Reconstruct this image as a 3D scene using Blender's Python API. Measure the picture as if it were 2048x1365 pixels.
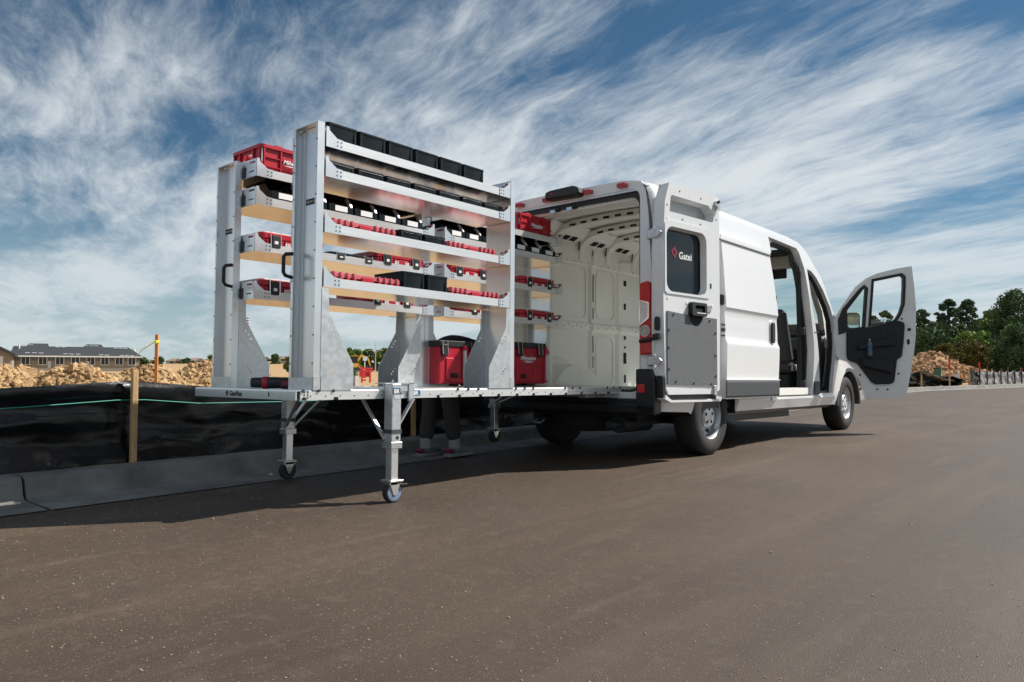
import bpy, bmesh, math, random
from mathutils import Vector, Matrix, Quaternion, noise
from mathutils.geometry import tessellate_polygon
random.seed(7)
R = math.radians
for o in list(bpy.data.objects): bpy.data.objects.remove(o, do_unlink=True)
scene = bpy.context.scene
C = scene.collection

# ---------------------------------------------------------------- camera
CAM = Vector((-5.49925, -4.12401, 0.79229)); YAW = 0.71708; PITCH = 0.04105; FPX = 1470.0
cd = bpy.data.cameras.new('camera'); cam = bpy.data.objects.new('camera', cd); C.objects.link(cam)
cd.sensor_width = 36.0; cd.lens = 36.0 * FPX / 2048.0; cd.clip_end = 3000; cd.clip_start = 0.05
fw = Vector((math.cos(PITCH)*math.cos(YAW), math.cos(PITCH)*math.sin(YAW), math.sin(PITCH)))
cam.location = CAM; cam.rotation_euler = fw.to_track_quat('-Z', 'Y').to_euler()
scene.camera = cam
FLAT = Vector((math.cos(YAW), math.sin(YAW), 0)); RIGHT = Vector((math.sin(YAW), -math.cos(YAW), 0))
def at(u, depth, z=0.0):
    "a point on the ground plan at a heading (in photo columns) and a depth in metres"
    q = CAM + FLAT*depth + RIGHT*((u-1024)/FPX*depth); return Vector((q.x, q.y, z))
def hz(y, depth):
    return CAM.z + (742.9-y)/FPX*depth

# ---------------------------------------------------------------- sky and sun
SUN_EL = R(46.5); SUN_AZ = R(-34)
sd = Vector((math.cos(SUN_EL)*math.cos(SUN_AZ), math.cos(SUN_EL)*math.sin(SUN_AZ), math.sin(SUN_EL)))
sl = bpy.data.lights.new('sun', 'SUN'); sl.energy = 5.0; sl.angle = R(0.53); sl.color = (1.0, 0.94, 0.86)
so = bpy.data.objects.new('sun', sl); C.objects.link(so); so.location = (0, 0, 30)
so.rotation_euler = sd.to_track_quat('Z', 'Y').to_euler()
world = bpy.data.worlds.new('World'); scene.world = world; world.use_nodes = True
nt = world.node_tree; nt.nodes.clear()
def N(t, **k):
    n = nt.nodes.new(t)
    for a, b in k.items(): setattr(n, a, b)
    return n
def L(a, b): nt.links.new(a, b)
def MA(op, a, b=None, c=None):
    n = N('ShaderNodeMath', operation=op)
    for i, v in enumerate((a, b, c)):
        if v is None: continue
        if isinstance(v, (int, float)): n.inputs[i].default_value = v
        else: L(v, n.inputs[i])
    return n.outputs[0]
out = N('ShaderNodeOutputWorld'); bg = N('ShaderNodeBackground'); L(bg.outputs[0], out.inputs[0])
sky = N('ShaderNodeTexSky', sky_type='NISHITA'); sky.sun_disc = False; sky.sun_elevation = SUN_EL
sky.sun_rotation = R(90)-SUN_AZ; sky.air_density = 1.0; sky.dust_density = 0.6; sky.ozone_density = 2.2; sky.altitude = 1500
tc = N('ShaderNodeTexCoord'); sp = N('ShaderNodeSeparateXYZ'); L(tc.outputs['Generated'], sp.inputs[0])
zz = MA('ADD', MA('MAXIMUM', sp.outputs[2], 0.0), 0.10)
CR = R(70)
ca, sa = math.cos(CR), math.sin(CR)
al = MA('DIVIDE', MA('ADD', MA('MULTIPLY', sp.outputs[0], ca), MA('MULTIPLY', sp.outputs[1], sa)), zz)
ac = MA('DIVIDE', MA('SUBTRACT', MA('MULTIPLY', sp.outputs[1], ca), MA('MULTIPLY', sp.outputs[0], sa)), zz)
def layer(sa_, sc_, off, det, dist, rough=0.6):
    cb = N('ShaderNodeCombineXYZ'); L(MA('MULTIPLY', al, sa_), cb.inputs[0]); L(MA('MULTIPLY', ac, sc_), cb.inputs[1]); cb.inputs[2].default_value = off
    n = N('ShaderNodeTexNoise'); n.inputs['Scale'].default_value = 1.0; n.inputs['Detail'].default_value = det
    n.inputs['Roughness'].default_value = rough; n.inputs['Distortion'].default_value = dist
    L(cb.outputs[0], n.inputs['Vector']); return n.outputs['Fac']
wn = layer(0.9, 0.9, 5.0, 3, 0.0, .5); wm = layer(0.9, 0.9, 15.0, 3, 0.0, .5)
al = MA('ADD', al, MA('MULTIPLY', MA('SUBTRACT', wn, .5), 0.5)); ac = MA('ADD', ac, MA('MULTIPLY', MA('SUBTRACT', wm, .5), 0.4))
big = layer(0.55, 0.80, 51.3, 3, 0.3, .45); streak = layer(0.85, 2.2, 8.1, 9, 0.30, .62); fine = layer(3.4, 9.5, 1.3, 12, 0.35, .70)
dens = MA('ADD', MA('ADD', MA('MULTIPLY', big, 1.35), MA('MULTIPLY', streak, 0.75)), MA('MULTIPLY', fine, 0.44))
mr = N('ShaderNodeMapRange'); mr.interpolation_type = 'SMOOTHSTEP'; L(dens, mr.inputs[0])
mr.inputs[1].default_value = 1.02; mr.inputs[2].default_value = 1.46; mr.inputs[3].default_value = 0.0; mr.inputs[4].default_value = 1.0
hs = N('ShaderNodeMapRange'); L(sp.outputs[2], hs.inputs[0]); hs.inputs[1].default_value = 0.0; hs.inputs[2].default_value = 0.22; hs.inputs[3].default_value = 0.55; hs.inputs[4].default_value = 0.92
cm = MA('MULTIPLY', mr.outputs[0], hs.outputs[0])
tint = N('ShaderNodeMix', data_type='RGBA', blend_type='MULTIPLY'); tint.inputs[0].default_value = 1.0
L(sky.outputs[0], tint.inputs[6]); tint.inputs[7].default_value = (0.58, 0.88, 0.92, 1)
hf = N('ShaderNodeMapRange'); hf.interpolation_type = 'SMOOTHSTEP'; L(sp.outputs[2], hf.inputs[0]); hf.inputs[1].default_value = 0.0; hf.inputs[2].default_value = 0.24; hf.inputs[3].default_value = 0.80; hf.inputs[4].default_value = 0.0
hzm = N('ShaderNodeMix', data_type='RGBA'); L(hf.outputs[0], hzm.inputs[0]); L(tint.outputs[2], hzm.inputs[6]); hzm.inputs[7].default_value = (6.6, 8.0, 8.5, 1)
mx = N('ShaderNodeMix', data_type='RGBA'); L(cm, mx.inputs[0]); L(hzm.outputs[2], mx.inputs[6])
mx.inputs[7].default_value = (10.4, 11.1, 11.5, 1)
L(mx.outputs[2], bg.inputs[0]); bg.inputs[1].default_value = 0.05
scene.view_settings.view_transform = 'Standard'; scene.view_settings.look = 'None'
scene.view_settings.exposure = 0.52; scene.view_settings.gamma = 1.0
scene.render.engine = 'CYCLES'
scene.cycles.diffuse_bounces = 10; scene.cycles.max_bounces = 16; scene.cycles.glossy_bounces = 6; scene.cycles.transparent_max_bounces = 12

# ---------------------------------------------------------------- helpers
TILT = Matrix.Translation((1.015, 0, 0)) @ Matrix.Rotation(R(0.6), 4, 'Y') @ Matrix.Translation((-1.015, 0, 0))   # the empty van sits nose down

TINY = {'slots', 'door_holes', 'latch_wire', 'ribs', 'rail_bolts', 'rail_holes', 'panel_rivets', 'tray_rivets', 'trim_screws', 'wheel_holes', 'bolt_holes', 'edge_bolts', 'door_plugs', 'cleats', 'stacking_cleats', 'front_teeth', 'lid_hooks', 'corner_ribs', 'front_ribs', 'sticker_print'}   # small joined details
class MB:
    def __init__(s): s.v = []; s.f = []
    def add(s, vs, fs):
        k = len(s.v); s.v += [tuple(v) for v in vs]; s.f += [tuple(i+k for i in f) for f in fs]; return s
    def box(s, x0, x1, y0, y1, z0, z1, m=None):
        vs = [Vector((x, y, z)) for z in (z0, z1) for x, y in ((x0, y0), (x1, y0), (x1, y1), (x0, y1))]
        if m: vs = [m @ v for v in vs]
        return s.add(vs, [(3, 2, 1, 0), (4, 5, 6, 7), (0, 1, 5, 4), (1, 2, 6, 5), (2, 3, 7, 6), (3, 0, 4, 7)])
    def bar(s, a, b, w, h, up=(0, 0, 1)):
        a = Vector(a); b = Vector(b); d = (b-a).normalized(); u = Vector(up)
        if abs(d.dot(u)) > .98: u = Vector((1, 0, 0))
        r = d.cross(u).normalized(); t = r.cross(d)
        vs = [p+r*i*w/2+t*j*h/2 for p in (a, b) for i, j in ((-1, -1), (1, -1), (1, 1), (-1, 1))]
        return s.add(vs, [(3, 2, 1, 0), (4, 5, 6, 7), (0, 1, 5, 4), (1, 2, 6, 5), (2, 3, 7, 6), (3, 0, 4, 7)])
    def cyl(s, a, b, r0, r1=None, n=16):
        a = Vector(a); b = Vector(b); r1 = r0 if r1 is None else r1; d = (b-a).normalized()
        u = d.orthogonal().normalized(); w = d.cross(u)
        vs = [p+(u*math.cos(2*math.pi*i/n)+w*math.sin(2*math.pi*i/n))*r for p, r in ((a, r0), (b, r1)) for i in range(n)]
        fs = [(i, (i+1) % n, n+(i+1) % n, n+i) for i in range(n)] + [tuple(range(n-1, -1, -1)), tuple(range(n, 2*n))]
        return s.add(vs, fs)
    def tube(s, pts, r, n=8):
        pts = [Vector(p) for p in pts]; rs = r if isinstance(r, (list, tuple)) else [r]*len(pts)
        rings = []; u = None
        for i, p in enumerate(pts):
            d = (pts[min(i+1, len(pts)-1)]-pts[max(i-1, 0)]).normalized()
            u = d.orthogonal().normalized() if u is None else (u-d*u.dot(d)).normalized()
            w = d.cross(u); rings += [p+(u*math.cos(2*math.pi*k/n)+w*math.sin(2*math.pi*k/n))*rs[i] for k in range(n)]
        fs = [(i*n+k, i*n+(k+1) % n, (i+1)*n+(k+1) % n, (i+1)*n+k) for i in range(len(pts)-1) for k in range(n)]
        fs += [tuple(range(n-1, -1, -1)), tuple(range((len(pts)-1)*n, len(pts)*n))]
        return s.add(rings, fs)
    def lathe(s, prof, axis='Y', c=(0, 0, 0), n=32, closed=False, cap=True):
        "prof: (radius, along-axis) pairs"
        c = Vector(c); vs = []
        for r, h in prof:
            for i in range(n):
                a = 2*math.pi*i/n; x, y = r*math.cos(a), r*math.sin(a)
                vs.append(c+(Vector((x, h, y)) if axis == 'Y' else Vector((h, x, y)) if axis == 'X' else Vector((x, y, h))))
        m = len(prof); rng = range(m if closed else m-1)
        fs = [(j*n+i, j*n+(i+1) % n, ((j+1) % m)*n+(i+1) % n, ((j+1) % m)*n+i) for j in rng for i in range(n)]
        if not closed and cap: fs += [tuple(range(n)), tuple(range((m-1)*n, m*n))]
        return s.add(vs, fs)
    def prism(s, outer, holes, fn, t0, t1):
        "extrude a 2-D outline with holes; fn(a, b, t) gives the 3-D point"
        loops = [list(outer)]+[list(h) for h in (holes or [])]
        flat = [p for l in loops for p in l]
        tris = tessellate_polygon([[Vector((p[0], p[1], 0)) for p in l] for l in loops])
        n = len(flat); vs = [fn(p[0], p[1], t0) for p in flat]+[fn(p[0], p[1], t1) for p in flat]
        fs = [t for t in tris]+[(c+n, b+n, a+n) for a, b, c in tris]
        k = 0
        for l in loops:
            m = len(l); fs += [(k+i, k+(i+1) % m, n+k+(i+1) % m, n+k+i) for i in range(m)]; k += m
        return s.add(vs, fs)
    def grid(s, fn, nu, nv):
        vs = [fn(i/nu, j/nv) for j in range(nv+1) for i in range(nu+1)]; w = nu+1
        return s.add(vs, [(j*w+i, j*w+i+1, (j+1)*w+i+1, (j+1)*w+i) for j in range(nv) for i in range(nu)])
    def mesh(s, name, smooth=None, bevel=0):
        me = bpy.data.meshes.new(name); me.from_pydata(s.v, [], s.f); me.update()
        bm = bmesh.new(); bm.from_mesh(me); bmesh.ops.recalc_face_normals(bm, faces=bm.faces)
        if bevel:
            ed = [e for e in bm.edges if len(e.link_faces) == 2 and e.calc_face_angle(0) > .5]
            bmesh.ops.bevel(bm, geom=ed, offset=bevel, segments=1, affect='EDGES', clamp_overlap=True)
        bm.to_mesh(me); bm.free()
        if smooth is not None:
            for p in me.polygons: p.use_smooth = True
            try: me.set_sharp_from_angle(angle=R(smooth))
            except Exception: pass
        return me
def link(name, me, m, parent=None):
    o = bpy.data.objects.new(name, me); C.objects.link(o)
    if name in TINY: o['kind'] = 'stuff'
    if m is not None and not me.materials: me.materials.append(m)
    if parent is not None: o.parent = parent
    return o
def obj(name, mb, m, parent=None, smooth=None, bevel=0):
    return link(name, mb.mesh(name, smooth, bevel), m, parent)
def tag(o, label=None, cat=None, group=None, kind=None):
    for k, v in (('label', label), ('category', cat), ('group', group), ('kind', kind)):
        if v: o[k] = v
    return o
def thing(name, label, cat, mat4=None, group=None):
    o = bpy.data.objects.new(name, None); C.objects.link(o); o.empty_display_size = .1
    if mat4 is not None: o.matrix_world = mat4
    return tag(o, label, cat, group)
def body(x=0, y=0, z=0, rz=0): return TILT @ Matrix.Translation((x, y, z)) @ Matrix.Rotation(rz, 4, 'Z')
def ground(x, y, z=0, rz=0): return Matrix.Translation((x, y, z)) @ Matrix.Rotation(rz, 4, 'Z')
def copy_tree(o, parent=None):
    c = o.copy(); C.objects.link(c)
    if parent is not None: c.parent = parent
    for ch in list(o.children): copy_tree(ch, c)
    return c
def text(name, s, size, m4, m, parent, shear=0, ext=.0006, weight=0):
    cu = bpy.data.curves.new(name, 'FONT'); cu.body = s; cu.size = size; cu.shear = shear; cu.extrude = ext; cu.offset = weight
    cu.align_x = 'LEFT'; cu.resolution_u = 3
    t = bpy.data.objects.new('tmp', cu); C.objects.link(t)
    dg = bpy.context.evaluated_depsgraph_get(); me = bpy.data.meshes.new_from_object(t.evaluated_get(dg))
    bpy.data.objects.remove(t, do_unlink=True)
    me.transform(m4); me.name = name; me.materials.clear()
    return link(name, me, m, parent)
def frame4(o, x, y):
    "matrix with the given origin, text direction x and up y"
    x = Vector(x).normalized(); y = Vector(y).normalized(); z = x.cross(y)
    m = Matrix((x, y, z)).transposed().to_4x4(); m.translation = Vector(o); return m
def rr(x0, x1, y0, y1, r, n=4):
    "rounded rectangle"
    p = []
    for cx, cy, a in ((x1-r, y1-r, 0), (x0+r, y1-r, 90), (x0+r, y0+r, 180), (x1-r, y0+r, 270)):
        p += [(cx+r*math.cos(R(a+90*i/n)), cy+r*math.sin(R(a+90*i/n))) for i in range(n+1)]
    return p
def ngon(cx, cy, r, n=10, sx=1): return [(cx+sx*r*math.cos(2*math.pi*i/n), cy+r*math.sin(2*math.pi*i/n)) for i in range(n)]
XZ = lambda a, b, t: (a, t, b)
YZ = lambda a, b, t: (t, a, b)
XY = lambda a, b, t: (a, b, t)
def interp(tab, x):
    if x <= tab[0][0]: return tab[0][1]
    for (a, b), (c, d) in zip(tab, tab[1:]):
        if x <= c: return b+(d-b)*(x-a)/(c-a)
    return tab[-1][1]

# ---------------------------------------------------------------- materials
def pm(name, col, rough=.5, metal=0.0, var=.10, scale=6.0, rvar=.08, bump=0.0, bscale=80.0, stretch=(1, 1, 1), spec=.5, coat=0.0, col2=None, det=6):
    m = bpy.data.materials.new(name); m.use_nodes = True; t = m.node_tree; b = t.nodes['Principled BSDF']
    tcn = t.nodes.new('ShaderNodeTexCoord'); mp = t.nodes.new('ShaderNodeMapping'); mp.inputs['Scale'].default_value = stretch
    t.links.new(tcn.outputs['Object'], mp.inputs[0])
    nz = t.nodes.new('ShaderNodeTexNoise'); nz.inputs['Scale'].default_value = scale; nz.inputs['Detail'].default_value = det; nz.inputs['Roughness'].default_value = .6
    t.links.new(mp.outputs[0], nz.inputs['Vector'])
    cr = t.nodes.new('ShaderNodeValToRGB'); e = cr.color_ramp.elements
    e[0].position = .3; e[1].position = .7
    c2 = col2 or tuple(min(1, c*(1+var)) for c in col); c1 = col if col2 else tuple(c*(1-var) for c in col)
    e[0].color = (*c1, 1); e[1].color = (*c2, 1)
    t.links.new(nz.outputs['Fac'], cr.inputs[0]); t.links.new(cr.outputs[0], b.inputs['Base Color'])
    rm = t.nodes.new('ShaderNodeMapRange'); rm.inputs[3].default_value = max(.02, rough-rvar); rm.inputs[4].default_value = min(1, rough+rvar)
    t.links.new(nz.outputs['Fac'], rm.inputs[0]); t.links.new(rm.outputs[0], b.inputs['Roughness'])
    b.inputs['Metallic'].default_value = metal; b.inputs['Specular IOR Level'].default_value = spec
    if coat: b.inputs['Coat Weight'].default_value = coat; b.inputs['Coat Roughness'].default_value = .06
    if bump:
        n2 = t.nodes.new('ShaderNodeTexNoise'); n2.inputs['Scale'].default_value = bscale; n2.inputs['Detail'].default_value = 5
        t.links.new(mp.outputs[0], n2.inputs['Vector']); bp = t.nodes.new('ShaderNodeBump'); bp.inputs['Strength'].default_value = bump; bp.inputs['Distance'].default_value = .02
        t.links.new(n2.outputs['Fac'], bp.inputs['Height']); t.links.new(bp.outputs[0], b.inputs['Normal'])
    return m
def glass(name, tint=(.9, .95, .95), refl=1.0):
    m = bpy.data.materials.new(name); m.use_nodes = True; t = m.node_tree; t.nodes.clear()
    o = t.nodes.new('ShaderNodeOutputMaterial'); tr = t.nodes.new('ShaderNodeBsdfTransparent'); gl = t.nodes.new('ShaderNodeBsdfGlossy'); mxs = t.nodes.new('ShaderNodeMixShader'); fr = t.nodes.new('ShaderNodeLayerWeight'); pw = t.nodes.new('ShaderNodeMath'); pw.operation = 'POWER'; pw.inputs[1].default_value = 4.0; ml = t.nodes.new('ShaderNodeMath'); ml.operation = 'MULTIPLY_ADD'; ml.inputs[1].default_value = .6; ml.inputs[2].default_value = .05
    nz = t.nodes.new('ShaderNodeTexNoise'); nz.inputs['Scale'].default_value = 3; cr = t.nodes.new('ShaderNodeValToRGB')
    cr.color_ramp.elements[0].color = (*[c*.97 for c in tint], 1); cr.color_ramp.elements[1].color = (*tint, 1)
    t.links.new(nz.outputs['Fac'], cr.inputs[0]); t.links.new(cr.outputs[0], tr.inputs[0]); gl.inputs['Roughness'].default_value = .02; fr.inputs[0].default_value = .5; t.links.new(fr.outputs['Facing'], pw.inputs[0]); t.links.new(pw.outputs[0], ml.inputs[0])
    t.links.new(ml.outputs[0], mxs.inputs[0]); t.links.new(tr.outputs[0], mxs.inputs[1]); t.links.new(gl.outputs[0], mxs.inputs[2]); t.links.new(mxs.outputs[0], o.inputs[0]); return m
M = {}
M['paint'] = pm('white_paint', (.71, .72, .73), .38, 0, .015, 2, .01, coat=1.0)
M['inpaint'] = pm('inner_white_paint', (.83, .83, .79), .42, 0, .03, 4, .08, bump=.04, bscale=6)
M['alu'] = pm('brushed_aluminium', (.74, .76, .775), .30, .85, .05, 5, .07, stretch=(1, 30, 1))
M['alux'] = pm('brushed_aluminium_long', (.74, .745, .75), .34, .60, .06, 6, .08, stretch=(.6, 30, 30))
M['shelf'] = pm('bright_shelf_aluminium', (.84, .82, .80), .15, 1, .05, 5, .05, stretch=(8, 1, 1))
M['galv'] = pm('galvanised_steel', (.58, .605, .62), .40, .75, .14, 30, .12)
M['steel'] = pm('zinc_steel', (.60, .61, .62), .38, .9, .12, 30, .1)
M['rivet'] = pm('dark_rivet', (.05, .055, .06), .5, .4, .2)
M['hole'] = pm('hole_shadow', (.012, .013, .015), .9, 0, .1)
M['black'] = pm('black_plastic', (.008, .010, .012), .50, 0, .2, 12, .1, bump=.05, bscale=300)
M['bin'] = pm('black_bin_plastic', (.006, .010, .014), .34, 0, .3, 8, .06, spec=.22)
M['rubber'] = pm('tyre_rubber', (.022, .022, .022), .75, 0, .3, 25, .1, bump=.15, bscale=60)
M['greytrim'] = pm('grey_side_moulding', (.055, .060, .066), .5, 0, .1, 10, .08)
M['red'] = pm('red_plastic', (.40, .008, .024), .36, 0, .12, 9, .08)
M['redlens'] = pm('red_lens', (.48, .006, .008), .22, 0, .35, 60, .04, coat=.15)
M['redbright'] = pm('red_marker_lens', (.40, .008, .02), .16, 0, .2, 40, .04, coat=.6)
M['pink'] = pm('red_tinted_lid', (.50, .10, .12), .14, 0, .25, 30, .05, coat=.6)
M['clear'] = pm('clear_plastic', (.62, .58, .58), .18, 0, .12, 20, .05, coat=.5)
M['chrome'] = pm('chrome', (.8, .8, .8), .12, 1, .03)
M['label'] = pm('white_label', (.8, .8, .8), .5, 0, .03)
M['white'] = pm('white_print', (.82, .82, .82), .5, 0, .02)
M['greyprint'] = pm('grey_print', (.30, .31, .32), .5, 0, .02)
M['blue'] = pm('blue_label', (.02, .11, .24), .45, 0, .08)
M['redprint'] = pm('crimson_print', (.20, .012, .035), .4, 0, .05)
M['darkglass'] = pm('privacy_glass', (.006, .009, .013), .05, 0, .1, 3, .02, spec=.5)
M['carpet'] = pm('grey_speckled_carpet', (.075, .082, .09), .95, 0, 0, 260, .02, bump=.5, bscale=400, col2=(.23, .24, .255), det=8)
M['rim'] = pm('silver_wheel_paint', (.42, .44, .47), .35, .6, .06, 12, .08)
M['cap'] = pm('wheel_cap', (.62, .64, .66), .32, .3, .06, 12, .08)
M['castblue'] = pm('blue_caster_wheel', (.17, .22, .33), .45, 0, .1)
M['glass'] = glass('window_glass', (.86, .93, .92))
M['seat'] = pm('seat_fabric', (.035, .036, .04), .9, 0, .2, 60, .05, bump=.3, bscale=200)
M['trim'] = pm('dark_trim', (.006, .008, .011), .65, 0, .2, 20, .1, bump=.1, bscale=250)
M['beige'] = pm('beige_headliner', (.30, .28, .25), .9, 0, .08)
M['mirror'] = pm('mirror_glass', (.8, .82, .85), .02, 1, .01)
M['wood'] = pm('lumber', (.52, .33, .17), .75, 0, .25, 4, .08, stretch=(6, 6, .8), bump=.25, bscale=25)
M['sheet'] = pm('black_plastic_sheeting', (.003, .004, .005), .22, 0, .3, 2.5, .10, bump=.35, bscale=7, spec=.4)
M['greysheet'] = pm('grey_silt_fabric', (.26, .27, .28), .7, 0, .25, 6, .1, bump=.3, bscale=20)
M['cord'] = pm('green_cord', (.02, .30, .22), .6, 0, .1)
M['concrete'] = pm('kerb_concrete', (.165, .16, .148), .85, 0, .38, 3.5, .08, bump=.25, bscale=60)
M['orange'] = pm('orange_stake_paint', (.62, .24, .05), .7, 0, .15)
M['redpaint'] = pm('red_stake_paint', (.55, .03, .03), .6, 0, .15)
M['yellowtape'] = pm('yellow_ribbon', (.75, .78, .08), .5, 0, .1)

# ---------------------------------------------------------------- ground, road, kerb
def asphalt():
    m = pm('asphalt', (.052, .034, .0215), .60, 0, 0, .55, .05, bump=.35, bscale=260, col2=(.096, .063, .038), spec=.42)
    t = m.node_tree; b = t.nodes['Principled BSDF']; old = b.inputs['Base Color'].links[0].from_socket
    mp = [n for n in t.nodes if n.type == 'MAPPING'][0]
    def nz(scale, det, st=None):
        n = t.nodes.new('ShaderNodeTexNoise'); n.inputs['Scale'].default_value = scale; n.inputs['Detail'].default_value = det
        if st:
            mm = t.nodes.new('ShaderNodeMapping'); mm.inputs['Scale'].default_value = st; mm.inputs['Rotation'].default_value = (0, 0, R(-3)); t.links.new(mp.outputs[0], mm.inputs[0]); t.links.new(mm.outputs[0], n.inputs['Vector'])
        else: t.links.new(mp.outputs[0], n.inputs['Vector'])
        return n.outputs['Fac']
    def mixin(base, fac, lo, hi, c, amt, typ='MIX'):
        r = t.nodes.new('ShaderNodeMapRange'); r.inputs[1].default_value = lo; r.inputs[2].default_value = hi; r.inputs[4].default_value = amt; t.links.new(fac, r.inputs[0])
        x = t.nodes.new('ShaderNodeMix'); x.data_type = 'RGBA'; x.blend_type = typ; t.links.new(r.outputs[0], x.inputs[0]); t.links.new(base, x.inputs[6]); x.inputs[7].default_value = (*c, 1); return x.outputs[2]
    s = mixin(old, nz(1.0, 5, (.22, 2.2, 1)), .50, .75, (.150, .104, .065), .55)       # dusty wheel tracks along the road
    s = mixin(s, nz(1.0, 4, (.10, .8, 1)), .55, .72, (.055, .045, .04), .45)          # darker bands
    s = mixin(s, nz(150, 2), .45, .70, (.035, .030, .028), .75)                       # aggregate
    s = mixin(s, nz(90, 2), .64, .72, (.30, .26, .22), .7)                            # pale stones
    s = mixin(s, nz(26, 5), .50, .62, (.045, .037, .032), .40)                          # coarse mottling
    s = mixin(s, nz(11, 6), .56, .66, (.125, .096, .070), .30)                           # dried dust specks
    s = mixin(s, nz(1.0, 6, (.5, 5.0, 1)), .58, .66, (.125, .096, .070), .25)             # scrape marks
    s = mixin(s, nz(2.2, 8), .60, .68, (.05, .04, .035), .35)                           # spots
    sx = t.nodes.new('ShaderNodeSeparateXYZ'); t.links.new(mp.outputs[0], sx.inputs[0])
    s = mixin(s, sx.outputs[1], -1.6, -4.2, (.045, .036, .031), .50)                  # lens vignette painted into the road colour: darker away from the kerb
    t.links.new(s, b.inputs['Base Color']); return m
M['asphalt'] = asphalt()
M['dirt'] = pm('tan_dirt', (.25, .155, .078), .95, 0, 0, 2.2, .03, bump=.9, bscale=22, col2=(.50, .345, .185), spec=.2)
M['reddirt'] = pm('brown_dirt', (.20, .105, .06), .95, 0, 0, 2.0, .03, bump=.8, bscale=9, col2=(.46, .29, .16), spec=.2)
M['field'] = pm('dry_field', (.24, .20, .085), .95, 0, 0, .05, .03, bump=.3, bscale=3, col2=(.42, .31, .16), spec=.1)
KT = [(-40, -1.0), (-14, .26), (-8, .48), (-4.2, .62), (1.4, .83), (10, 1.35), (18, 2.1), (23, 2.6), (27, 2.62), (32.4, 1.65), (38.5, .60), (46, -.9), (60, -5), (75, -11), (90, -20), (120, -50)]
def ky(x): return interp(KT, x)
def kn(x):
    d = Vector((1, (ky(x+.4)-ky(x-.4))/.8, 0)).normalized(); return Vector((-d.y, d.x, 0))
g = MB(); g.add([(-1500, -1500, -.10), (1500, -1500, -.10), (1500, 1500, -.10), (-1500, 1500, -.10)], [(0, 1, 2, 3)])
tag(obj('ground', g, M['field']), kind='structure')
xs = [-40+i*1.0 for i in range(161)]
road = MB(); vs = []; fs = []
for i, x in enumerate(xs):
    k = kn(x); y = ky(x); vs += [(x, -70 if x < 60 else -120, 0), (x+k.x*.02, y+.02, 0)]
fs = [(2*i, 2*i+2, 2*i+3, 2*i+1) for i in range(len(xs)-1)]
road.add(vs, fs); tag(obj('road', road, M['asphalt']), kind='structure')
kerb = bpy.data.objects.new('kerb', None); C.objects.link(kerb); tag(kerb, kind='structure')
SEC = [(-.01, .006), (.35, .016), (.385, .026), (.402, .050), (.425, .122), (.438, .142), (.460, .152), (.62, .155), (.63, .0)]
def kerb_section(x0, x1, n):
    vs = []; m = len(SEC)
    for i in range(n+1):
        x = x0+(x1-x0)*i/n; k = kn(x); b = Vector((x, ky(x), 0))
        vs += [b+k*o+Vector((0, 0, z)) for o, z in SEC]
    fs = [(i*m+j, i*m+j+1, (i+1)*m+j+1, (i+1)*m+j) for i in range(n) for j in range(m-1)]
    fs += [tuple(range(m)), tuple(range(n*m, n*m+m))]
    obj('kerb_section', MB().add(vs, fs), M['concrete'], kerb, smooth=35)
x = -13.05
while x < 62:
    kerb_section(x+.008, x+3.0-.008, 4); x += 3.0

def ss(a, b, x):
    t = max(0, min(1, (x-a)/(b-a))); return t*t*(3-2*t)
def lot(p):
    t = p.y-ky(p.x)-.62
    return .135+.10*ss(1.0, 9, t)*ss(60, 25, p.x)+.55*ss(20, 110, t)+2.3*ss(125, 240, t)+.02*noise.noise(Vector((p.x*.5, p.y*.5, 0)))*ss(.3, 2, t)
vs = []; nx, ny = 170, 70
for j in range(ny+1):
    for i in range(nx+1):
        x = -60+360*(i/nx)**1.0; t = .60+420*(j/ny)**2.6
        q = Vector((x, ky(x)+t, 0)); q.z = lot(q); vs.append(q)
w = nx+1
tag(obj('building_lot', MB().add(vs, [(j*w+i, j*w+i+1, (j+1)*w+i+1, (j+1)*w+i) for j in range(ny) for i in range(nx)]), M['dirt'], smooth=60), kind='structure')
def fbm(p, o=5): return noise.fractal(p, 1.0, 2.1, o)
PILES = [(-60, 12.5, 1.9, .95), (30, 13.5, 1.3, .80), (75, 14.5, 1.2, .72), (160, 12.6, .95, .98), (120, 16, 1.6, .80), (215, 14.5, 1.2, .70), (262, 15.5, .9, .78), (300, 15, .9, 1.0), (330, 16, .9, .70), (400, 17, 1.2, 1.05), (440, 17, 1.4, 1.28), (500, 22, 1.8, .60)]
PILES = [(at(u, d), r, h) for u, d, r, h in PILES]
def bank(p):
    z = lot(p)-.02
    e = 0
    for c, r, h in PILES:
        q = (p.x-c.x)**2+(p.y-c.y)**2; e = max(e, .80*(h-.30)*math.exp(-q/(2*(.62*r)**2)))+.06*min(e, (h-.3)*math.exp(-q/(2*(.62*r)**2)))
    e += .10*math.exp(-((p-at(200, 13.5)).dot(FLAT)/2.2)**2)
    k = ss(0, .15, e); pp = Vector((p.x, p.y, 0))
    return z+e+k*(.10*fbm(pp*1.3)+.06*(abs(fbm(pp*4.1+Vector((3, 1, 0)))))+.03*fbm(pp*12))
def strip(name, u0, u1, d0, d1, nu, nd, fn, m):
    return tag(obj(name, MB().grid(lambda a, b: (lambda q: (q.x, q.y, fn(q)))(at(u0+(u1-u0)*a, d0*(d1/d0)**b)), nu, nd), m, smooth=50), kind='structure')
strip('dirt_bank', -140, 600, 9.3, 24, 300, 110, bank, M['dirt'])
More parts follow.
